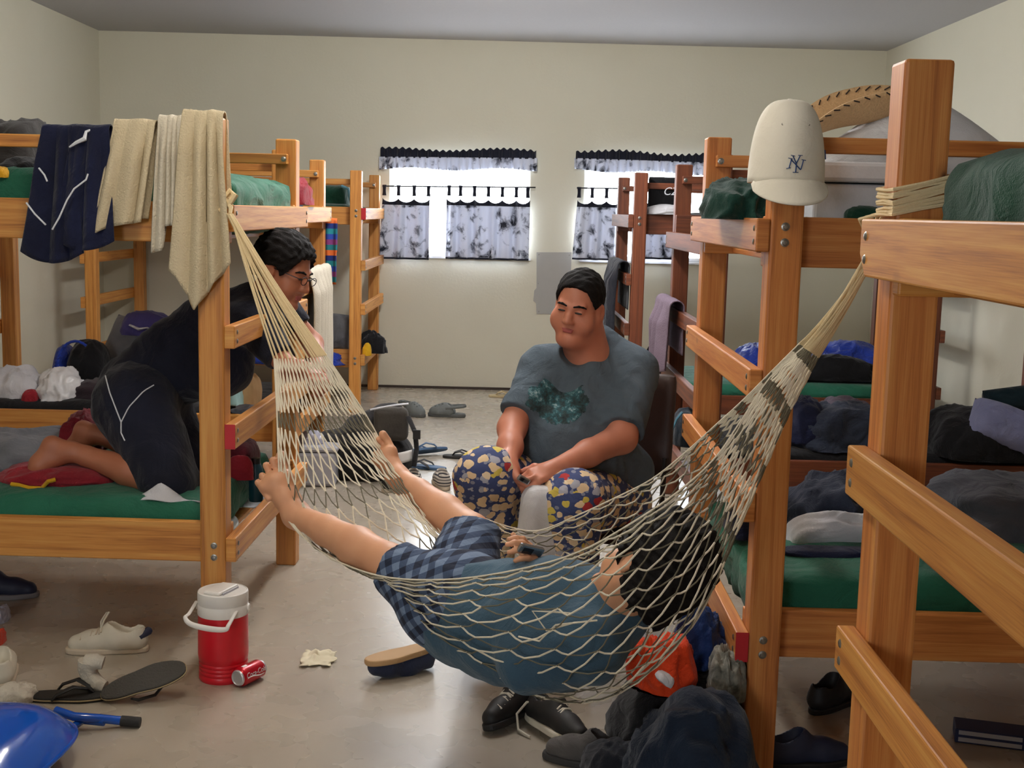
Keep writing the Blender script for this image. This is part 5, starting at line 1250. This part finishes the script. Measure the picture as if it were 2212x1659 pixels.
# ---------------- paper napkin
m = MB(); nc = fl(687, 1425)
def nap(u, v):
    x, y = u-.5, v-.5; z = .004+.022*abs(noise.noise(Vector((u*3.2, v*3.2, 1))))+.03*max(0, .5-abs(x+.1)*3)*max(0, .6-abs(y-.2)*2)
    return (nc[0]+x*.115+.02*noise.noise(Vector((v*4, u*3, 3))), nc[1]+y*.15+.03*noise.noise(Vector((u*4, v*2, 7))), z)
m.grid(24, 24, nap); tag(m.build('paper_napkin', plain('napkin_cream', srgb(232, 222, 192), .9), solid=.0015), 'crumpled cream napkin lying on the floor right of the soda can', 'napkin')
# ---------------- shoes
def footshape(Ln=.28, W=.1, heel=.8, n=40, inset=0.):
    out = []
    for k in range(n):
        a = 2*PI*k/n; y = math.cos(a); x = math.sin(a); yy = (y*.5+.5)
        w = W*.5*(heel+(1-heel)*math.sin(min(1, yy*1.35)*PI/2)**1.2)*(1-.14*math.exp(-((yy-.42)/.16)**2))
        sx = abs(x)**.75*np.sign(x); out.append((sx*(w-inset)+.006*math.sin(yy*PI), y*(Ln*.5-inset)))
    return out
def Mat(loc, rz, rx=0., ry=0.):
    if isinstance(loc, Matrix): return loc
    return Matrix.Translation(tuple(map(float, loc))) @ Matrix.Rotation(rz, 4, 'Z') @ Matrix.Rotation(rx, 4, 'X') @ Matrix.Rotation(ry, 4, 'Y')
def shoe_mesh(par, M, mats, Ln=.28, W=.1, laces=True, tall=.09, parts=('sole', 'upper'), res=.0045, lace_m=None):
    """low shoe: toe towards +y"""
    m = MB(); o = footshape(Ln, W); m.prism(o, 0, .022); s_ = m.build(parts[0], mats[0], par, bevel=.006, smooth=False)
    up = SDF(.03); up.chain([((0, -.09, .045), .038), ((0, -.02, .05), .038), ((.004, .05, .04), .036), ((.004, .10, .032), .032)], .03)
    up.chain([((0, -.10, .045), .036), ((0, -.10, tall-.012), .030)], .02); up.chain([((0, -.05, .05), .038), ((0, -.02, tall-.002), .028)], .03)
    up.ell((0, -.066, tall+.018), (.030, .060, .056), None, .006, 's')
    V, Q = up.mesh(res); V[:, 0] *= W/.1; V[:, 1] *= Ln/.28; V[:, 2] = np.maximum(V[:, 2], .018)
    mu = MB().add(V.tolist(), Q.tolist()); u_ = mu.build(parts[1], mats[1], par)
    obs = [s_, u_]
    if laces:
        ml = MB()
        for k in range(5):
            y = .004+.018*k; z = tall+.003-.0065*k; ml.tube([(-.027, y, z-.012), (-.012, y+.003, z-.001), (.012, y+.009, z-.001), (.027, y+.012, z-.012)], .0034, 6)
            ml.tube([(.027, y, z-.012), (.012, y+.003, z), (-.012, y+.009, z), (-.027, y+.012, z-.012)], .0034, 6)
        obs.append(ml.build('laces', lace_m or mats[0], par))
    for ob in obs:
        off = LOC[par.name]; ob.data.transform(Matrix.Translation(-off) @ M @ Matrix.Translation(off) if False else Matrix.Translation(-off) @ M @ Matrix.Translation(off)); ob.data.update()
    return obs
def shoe(name, label, px, rz, mats, cat='shoe', group=None, rx=0., ry=0., z=0., **kw):
    p = fl(px[0], px[1]); p[2] = z; t = thing(name, label, cat, p, group=group)
    return t, shoe_mesh(t, Mat(p, rz, rx, ry), mats, **kw)
M_SW = plain('dirty_white_leather', srgb(206, 198, 180), .6, bumpy=.2, bscale=40); M_SS = plain('sole_white', srgb(196, 180, 158), .6); M_SN = plain('shoe_navy', srgb(34, 40, 64), .6); M_SBK = plain('shoe_black', srgb(26, 25, 26), .6); M_RUB = plain('black_rubber', srgb(38, 36, 34), .75, bumpy=.3, bscale=200)
t1, _ = shoe('sneaker', 'worn white sneaker with a lace loop standing on the floor left of the cooler', (232, 1408), PI/2+.12, (M_SS, M_SW), Ln=.29)
p = np.array(t1.location); m = MB(); 
def sl(x, y, z): return tuple(Mat(p, PI/2+.12) @ Vector((x, y, z)))
m.tube([sl(0, .02, .075), sl(.01, .022, .11), sl(.004, .0, .145), sl(-.004, -.01, .15), sl(-.01, .008, .12), sl(-.005, .022, .08)], .0034, 6); m.build('lace_loop', M_SW, t1)
m = MB(); m.tube([sl(-.03, -.118, .06), sl(0, -.143, .075), sl(.03, -.118, .06)], [.008, .016, .008], 8); m.build('heel_tab', M_SN, t1)
m = MB(); m.tube([sl(.036, -.12, .03), sl(.045, -.05, .032), sl(.041, 0, .026), sl(.048, .06, .026), sl(.04, .11, .026)], .004, 6); m.build('side_stripe', M_SN, t1)
def axes(c, y, z):
    y = np.array(y, float); y /= np.linalg.norm(y); z = np.array(z, float); z -= y*(y@z); z /= np.linalg.norm(z); x = np.cross(y, z)
    return Matrix(((x[0], y[0], z[0], c[0]), (x[1], y[1], z[1], c[1]), (x[2], y[2], z[2], c[2]), (0, 0, 0, 1)))
def flop(name, label, px, rz, top, strapm, rx=0., ry=0., z=0., group=None, Ln=.28, edge=None, M=None):
    p = fl(*px); p[2] = z; t = thing(name, label, 'flip flop', p, group=group); M = M or Mat(p, rz, rx, ry)
    m = MB(); m.prism(footshape(Ln, .1), 0, .018, M); m.build('sole', top, t, bevel=.004, smooth=False)
    if edge: m = MB(); m.tube([tuple(M @ Vector((x, y, .009))) for x, y in footshape(Ln, .1)], .0025, 6, closed=True); m.build('edge_line', edge, t)
    m = MB(); pt_ = lambda x, y, z: tuple(M @ Vector((x, y, z)))
    for s_ in (-1, 1): m.tube([pt_(0, .075, .018), pt_(s_*.012, .06, .036), pt_(s_*.034, .02, .05), pt_(s_*.046, -.03, .03), pt_(s_*.046, -.045, .012)], [.006, .009, .012, .012, .009], 8, flat=(1, .45))
    m.build('strap', strapm, t); return t
flop('flip_flop', 'black flip flop lying right way up on the floor beside the blue shell', (150, 1508), -PI/2+.12, M_RUB, M_SBK, edge=plain('tan_edge', srgb(170, 150, 110), .7))
fa, fb_ = at(232, 1530, 3.86), at(386, 1462, 3.90); fa[2] = .035; fb_[2] = .105
f2 = flop('flip_flop', 'black flip flop turned sole up leaning on its strap', (312, 1505), 0, plain('ribbed_sole', srgb(70, 66, 60), .8, bumpy=.8, bscale=140), M_SBK, edge=plain('tan_edge', srgb(170, 150, 110), .7), M=axes((fa+fb_)/2, fb_-fa, (.25, .62, -.72)))
def crump(name, label, cat, px, mat, hgt, seed, Y=None, depth=.1, **kw):
    x0, x1, y0, y1 = px; c = fl((x0+x1)/2, y1-8); k = c[1]/CF
    return tag(heap(name, c, ((x1-x0)*k, depth, hgt), mat, None, seed, kw.get('fold', .2), kw.get('freq', 3.)), label, cat)
sk = thing('sock', 'crumpled white sock standing on the black flip flop', 'sock', fl(210, 1492))
SOCK = cloth('sock_white', srgb(214, 206, 190), srgb(190, 180, 164), .95, .6, 20.)
p = fl(212, 1494); m = MB(); m.tube([p+np.array(q) for q in ((.03, -.02, .022), (.0, -.015, .03), (-.025, .0, .05), (-.035, .0, .08), (-.03, .0, .105))], [.022, .03, .03, .03, .034], 14); m.build('foot_part', SOCK, sk)
m = MB(); m.tube([p+np.array(q) for q in ((-.032, 0, .098), (.0, -.004, .105), (.02, -.002, .10))], [.03, .026, .022], 14); m.build('cuff', SOCK, sk)
crump('sock', 'white sock lying crumpled by the blue shell at the left edge', 'sock', (-5, 76, 1478, 1520), SOCK, .05, 51, depth=.14)
shoe('sneaker', 'tan white sneaker cut by the left photo edge', (5, 1462), .35, (M_SS, M_SW), Ln=.27)
crump('plastic_bag', 'small clear crumpled bag at the left photo edge under the bunk', 'bag', (-14, 17, 1308, 1348), plain('clear_plastic', srgb(176, 176, 190), .2), .05, 52)
crump('scrap', 'small orange scrap at the left photo edge', 'scrap', (-12, 8, 1372, 1398), ORANGE, .04, 53)
shoe('shoe', 'dark navy shoe with grey sole under the nearest left bunk', (2, 1290), -PI/2+.15, (plain('sole_grey', srgb(120, 116, 118), .7), M_SN), laces=False, Ln=.30, z=.0)
# slipper on its edge under the hammock
sp_ = thing('slipper', 'navy slip on shoe with tan sole tipped on its side under the hammock', 'slipper', fl(875, 1455))
sa_, sb_ = at(806, 1446, 4.12), at(948, 1392, 4.26); sa_[2] = .055; sb_[2] = .07
shoe_mesh(sp_, axes((sa_+sb_)/2+np.array([-.02, -.02, .02]), sa_-sb_, (.55, .35, -.42)), (plain('gum_sole', srgb(186, 150, 106), .7), cloth('navy_canvas', srgb(52, 60, 84), srgb(40, 46, 68))), laces=False, Ln=.27, tall=.075)
# skate shoes under the sling
_, so = shoe('sneaker', 'black sneaker with white laces under the hammock, left of its pair', (1112, 1558), 2.5, (M_SBK, M_SBK), lace_m=M_SW, Ln=.29, ry=.25, z=.012)
t2, _ = shoe('sneaker', 'black and white sneaker with loose white laces under the hammock', (1200, 1592), -2.5, (M_SW, M_SBK), lace_m=M_SW, Ln=.29, ry=-.2, z=.012)
p = fl(1150, 1570); m = MB(); m.tube([p+np.array(q) for q in ((.03, .02, .075), (-.02, .0, .08), (-.05, -.02, .05), (-.045, -.05, .012), (-.01, -.09, .006))], .004, 6); m.tube([p+np.array(q) for q in ((.02, .02, .07), (.05, .0, .075), (.06, -.03, .05))], .004, 6); m.build('loose_laces', M_SW, t2)
# ---------------- clothes heap at the foot of the right bunk
def fheap(name, label, cat, px, Y, mat, depth, hz, seed, fold=.2, freq=2.4, z=0., power=2.4, rz=0.):
    x0, x1, y0, y1 = px; c = at((x0+x1)/2, y1, Y); k = Y/CF; c[2] = z
    return tag(heap(name, c, ((x1-x0)*k, depth, hz), mat, None, seed, fold, freq, power=power, rz=rz), label, cat)
DENIM = cloth('dark_denim', srgb(36, 48, 66), srgb(24, 32, 48), .9, .8, 8.)
fheap('clothes_pile', 'dark denim heaped on the floor against the right bunk post', 'clothes', (1330, 1622, 1470, 1680), 3.14, DENIM, .46, .33, 61, .24, 2.4)
fheap('clothes_pile', 'black clothes behind the dark denim heap', 'clothes', (1300, 1650, 1420, 1600), 3.55, BLACK, .46, .32, 62, .2, 2.2)
fheap('clothes_pile', 'charcoal cloth between the sneakers and the dark denim', 'clothes', (1262, 1420, 1500, 1640), 3.35, DKGREY, .25, .12, 63, .2)
of = fheap('clothes_pile', 'orange red cloth with a white patch on the clothes heap', 'clothes', (1345, 1500, 1400, 1510), 3.40, ORANGE, .2, .13, 64, .3, 3., .285, 2.2)
m = MB(); m.tube(onsurf(of, [(1422, 1452), (1440, 1462), (1452, 1476)], .0, 8), [.02, .03, .034, .036, .036, .034, .03, .022], 10, flat=(1, .35)); wp_ = m.build('white_patch', WHITEC); wp_.parent = of; wp_['label'] = 'white patch on the orange cloth'
fheap('clothes_pile', 'deep blue cloth topmost on the clothes heap beside the ladder', 'clothes', (1445, 1572, 1335, 1450), 3.55, ROYAL, .22, .15, 65, .3, 3., .31)
fheap('clothes_pile', 'grey patterned cloth between the deep blue cloth and the post', 'clothes', (1525, 1604, 1395, 1490), 3.35, cloth('camo_grey', srgb(150, 146, 134), srgb(76, 78, 72), .9, .5, 10., patch=22.), .14, .12, 66, .25, 3., .27)
fheap('clothes_pile', 'yellow cloth at the bottom of the heap beside the post', 'clothes', (1520, 1600, 1588, 1680), 2.96, YELLOW, .1, .10, 67, .3, 3.)
shoe('shoe', 'grey shoe at the bottom photo edge in front of the clothes heap', (1270, 1652), 1.2, (plain('sole_dark', srgb(60, 58, 58), .8), cloth('grey_suede', srgb(98, 94, 92), srgb(80, 76, 76))), laces=False)
# under the right bunks
shoe('shoe', 'black shoe on the floor under the bunk with the cap', (1805, 1520), -.8, (M_SBK, M_SBK), laces=False, Ln=.3)
shoe('shoe', 'dark navy shoe at the bottom photo edge right of the orange post', (1735, 1650), -1.4, (M_SBK, M_SN), laces=False, Ln=.3)
bk = thing('booklet_box', 'white and blue flat box on the floor under the near right ladder', 'box', fl(2140, 1610))
m = MB(); mB = Mat(fl(2140, 1600), -.28); m.box((-.11, -.05, 0), (.11, .05, .045), 0, M=mB); m.build('box_body', plain('box_blue', srgb(40, 52, 96), .6), bk, bevel=.003, smooth=False)
for z0 in (.006, .028):
    m = MB(); m.box((-.10, -.0515, z0), (.085, -.0495, z0+.013), 0, M=mB); m.build('white_band', plain('box_white', srgb(190, 194, 206), .6), bk, smooth=False)
rd = fheap('bag', 'red bag at the lower right photo corner', 'bag', (2172, 2330, 1590, 1740), 2.75, REDC, .2, .17, 68, .08)
# ---------------- blue shell lower left
bs = thing('child_seat', 'glossy blue plastic shell with a blue tubular leg and black foot at the lower left', 'plastic seat', fl(60, 1640))
M_BLU = plain('glossy_blue', srgb(22, 84, 186), .12, spec=.7); m = MB()
bc = at(-30, 1600, 3.35)
def shell(u, v):
    # tipped seat shell: seen from behind, tapering to its front lip
    a = 2*PI*u; r = math.sin(v*PI/2); ex = lambda c: abs(c)**.62*np.sign(c)
    x, y = ex(math.cos(a))*r, ex(math.sin(a))*r; z = .125*(1-r**3.2)
    sk_ = (1-.22*y)
    return tuple(Matrix.Translation((-1.425, 3.27, .0)) @ Matrix.Rotation(-.28, 4, 'Z') @ Matrix.Rotation(-.10, 4, 'Y') @ Vector((x*.245*sk_, y*.30, .065+z)))
m.grid(64, 24, shell, closed=True); m.build('shell', M_BLU, bs, solid=.004)
m = MB(); m.tube([shell(k/64, 1.) for k in range(64)], .007, 8, closed=True); m.build('rim', M_BLU, bs)
def legpx(x, y, z): return fl(x, y, z)
m = MB(); m.tube([legpx(120, 1535, .06), legpx(160, 1548, .05), legpx(215, 1552, .035), legpx(262, 1557, .02)], .0135, 12); m.tube([legpx(140, 1590, .03), legpx(158, 1570, .025), legpx(180, 1556, .025), legpx(225, 1560, .025)], .012, 12); m.build('leg', M_BLU, bs)
m = MB(); m.tube([legpx(262, 1557, .02), legpx(285, 1559, .018), legpx(303, 1560, .017)], [.0165, .0165, .0155], 12); m.build('foot_cap', M_RUB, bs)
# ---------------- far floor
pk_ = thing('backpack', 'dark grey and black backpack standing on the floor behind the hammock', 'backpack', fl(800, 1045))
M_PK = cloth('pack_black', srgb(34, 33, 34), srgb(24, 23, 24), .8, .5, 10.); M_PKG = cloth('pack_grey', srgb(74, 70, 64), srgb(60, 56, 52), .85, .4, 10.)
pb = fl(790, 1040); YP = 7.35
def P3(x, y, Y=YP): return at(x, y, Y)
bdp = SDF(.03); bdp.cone(P3(720, 985), P3(800, 975), .16, .18); bdp.cone(P3(800, 980), P3(845, 985), .18, .14); bdp.cone(P3(790, 940), P3(830, 905), .15, .09); bdp.cone(P3(830, 905), P3(850, 895), .085, .07)
sdfobj('bag_body', bdp, .009, M_PK, pk_, 2, fold=.006, ffreq=22., seed=3)
fp = SDF(.02); fp.rbox(P3(845, 915, 7.24), (.10, .05, .10), .04); sdfobj('top_pocket', fp, .008, M_PKG, pk_, 2, fold=.003, ffreq=22., seed=4)
m = MB(); m.tube([P3(800, 885, 7.2), P3(835, 878, 7.18), P3(862, 874, 7.18), P3(882, 872, 7.2)], .006, 6); m.build('zip_trim', M_PIPE, pk_)
m = MB(); m.tube([P3(882, 900, 7.2), P3(897, 935, 7.15), P3(900, 970, 7.12), P3(894, 1008, 7.1)], .018, 8, flat=(1, .35)); m.build('strap', M_PK, pk_)
m = MB(); m.box(tuple(P3(892, 948, 7.1)), tuple(P3(908, 930, 7.08)+np.array([0, .01, 0]))); m.build('buckle', M_SBK, pk_, smooth=False)
m = MB(); m.grid(6, 5, lambda u, v: tuple(P3(856+u*34, 1003-u*8-v*24, 7.12)+np.array([0, -.01*math.sin(u*PI), 0]))); m.build('paper_tag', M_CW, pk_, solid=.002)
tbx = thing('storage_tub', 'pale translucent plastic tub behind the hammock net', 'tub', fl(672, 1048))
q = fl(665, 1050); m = MB()
for (r0, z0, z1, dx, nm) in ((.16, 0, .20, .0, 'tub_body'), (.175, .20, .235, .0, 'lid')):
    mm = MB(); mm.box((q[0]-r0, q[1]-.02, z0), (q[0]+r0, q[1]+.26, z1), 0); mm.build(nm, plain('frosted_plastic', srgb(172, 172, 180), .3), tbx, bevel=.02, smooth=False)
fq = q+np.array([0, .1, .236]); tag(heap('plastic_bag', fq, (.14, .1, .07), plain('clear_plastic', srgb(176, 176, 190), .2), None, 71, .2, 3.), 'clear crumpled bag on the pale tub behind the hammock net', 'bag')
def croc(label, px, rz):
    p = fl(*px); t = thing('clog', label, 'clog', p, group=None); M_CG = plain('clog_grey', srgb(104, 108, 106), .7)
    m = MB(); m.prism(footshape(.30, .115), 0, .03, Mat(p, rz)); m.build('sole', plain('clog_sole', srgb(84, 86, 84), .8), t, bevel=.008, smooth=False)
    up = SDF(.03); up.chain([((0, -.01, .045), .052), ((0, .06, .04), .05), ((0, .10, .034), .042)], .03); up.cone((0, -.03, .06), (0, .02, .07), .045, .04); up.ell((0, -.09, .09), (.042, .085, .06), None, .008, 's')
    for k in range(3):
        for j in (-1, 0, 1): up.ell((j*.022, .03+.028*k, .098-.012*k-abs(j)*.008), (.007, .007, .02), None, .003, 's')
    V, Q = up.mesh(.005); V[:, 2] = np.maximum(V[:, 2], .02); M = Mat(p, rz)
    MB().add([tuple(M @ Vector(v)) for v in V], Q.tolist()).build('upper', M_CG, t)
    m = MB(); m.tube([tuple(M @ Vector(v)) for v in ((.052, .0, .075), (.05, -.08, .085), (.03, -.135, .09), (0, -.15, .092), (-.03, -.135, .09), (-.05, -.08, .085), (-.052, 0, .075))], .012, 8, flat=(.4, 1)); m.build('heel_strap', M_CG, t)
croc('grey clog on the far floor pointing left, farther right of the pair', (965, 900), PI/2-.15)
croc('grey clog on the far floor just behind the backpack', (890, 897), -2.4)
flop('flip_flop', 'black flip flop on the floor left of the patterned trousers', (1002, 990), PI/2-.1, M_RUB, M_SBK)
flop('flip_flop', 'tan flip flop against the back wall beside the seated man', (1090, 858), PI/2, plain('tan_foam', srgb(190, 170, 130), .8), plain('tan_foam', srgb(190, 170, 130), .8))
M_BF = plain('blue_foam', srgb(64, 92, 124), .6)
flop('flip_flop', 'blue flip flop by the backpack, nearer of the two', (918, 1012), PI/2-.3, M_BF, M_SBK); flop('flip_flop', 'blue flip flop by the backpack, farther of the two', (925, 985), PI/2+.5, M_BF, M_BF, ry=.5, z=.03)
M_STR = stripes('striped_leather', [srgb(196, 186, 172), srgb(60, 58, 62), srgb(190, 180, 166), srgb(110, 104, 100)], 2, 30.)
shoe('sneaker', 'striped sneaker with heel to the camera, right of the pair', (952, 1050), .25, (M_SS, M_STR), laces=True, lace_m=M_SBK)
shoe('sneaker', 'striped sneaker with heel to the camera, left of the pair', (892, 1050), .15, (M_SS, M_STR), laces=True, lace_m=M_SBK)
shoe('shoe', 'dark low shoe left of the striped sneakers', (868, 1058), -.9, (M_SS, M_SBK), laces=False, Ln=.27)
cu = rounded('cushion', (-.12, -.06, 0), (.12, .06, .665), .05, WHITEC, None, 14, .004, 6., 3, M=Mat((.15, 4.2, .0), .25, -.08, .10))
tag(cu, 'white cushion standing on the floor between the legs of the seated man', 'cushion')
# ------------------------------------------------------------------ groups of repeats
GR = {'bunk bed': 'wooden bunk beds along both sides', 'mattress': 'mattresses on the bunk beds', 'curtain': 'window curtains', 'curtain rod': 'curtain rods',
      'light': 'ceiling lights', 'flip flop': 'flip flops on the floor', 'clog': 'grey clogs on the far floor', 'shoe': 'loose shoes on the floor', 'towel': 'towels hung over the bunks',
      'pillow': 'pillows on the bunks', 'sleeping bag': 'sleeping bags on the bunks', 'clothes': 'heaps of clothes', 'blanket': 'blankets on the bunks', 'sock': 'white socks', 'bag': 'bags around the bunks', 'person': 'people in the bunk room'}
for o in SC.objects:
    c = o.get('category')
    if c in GR and not o.get('group'): o['group'] = GR[c]
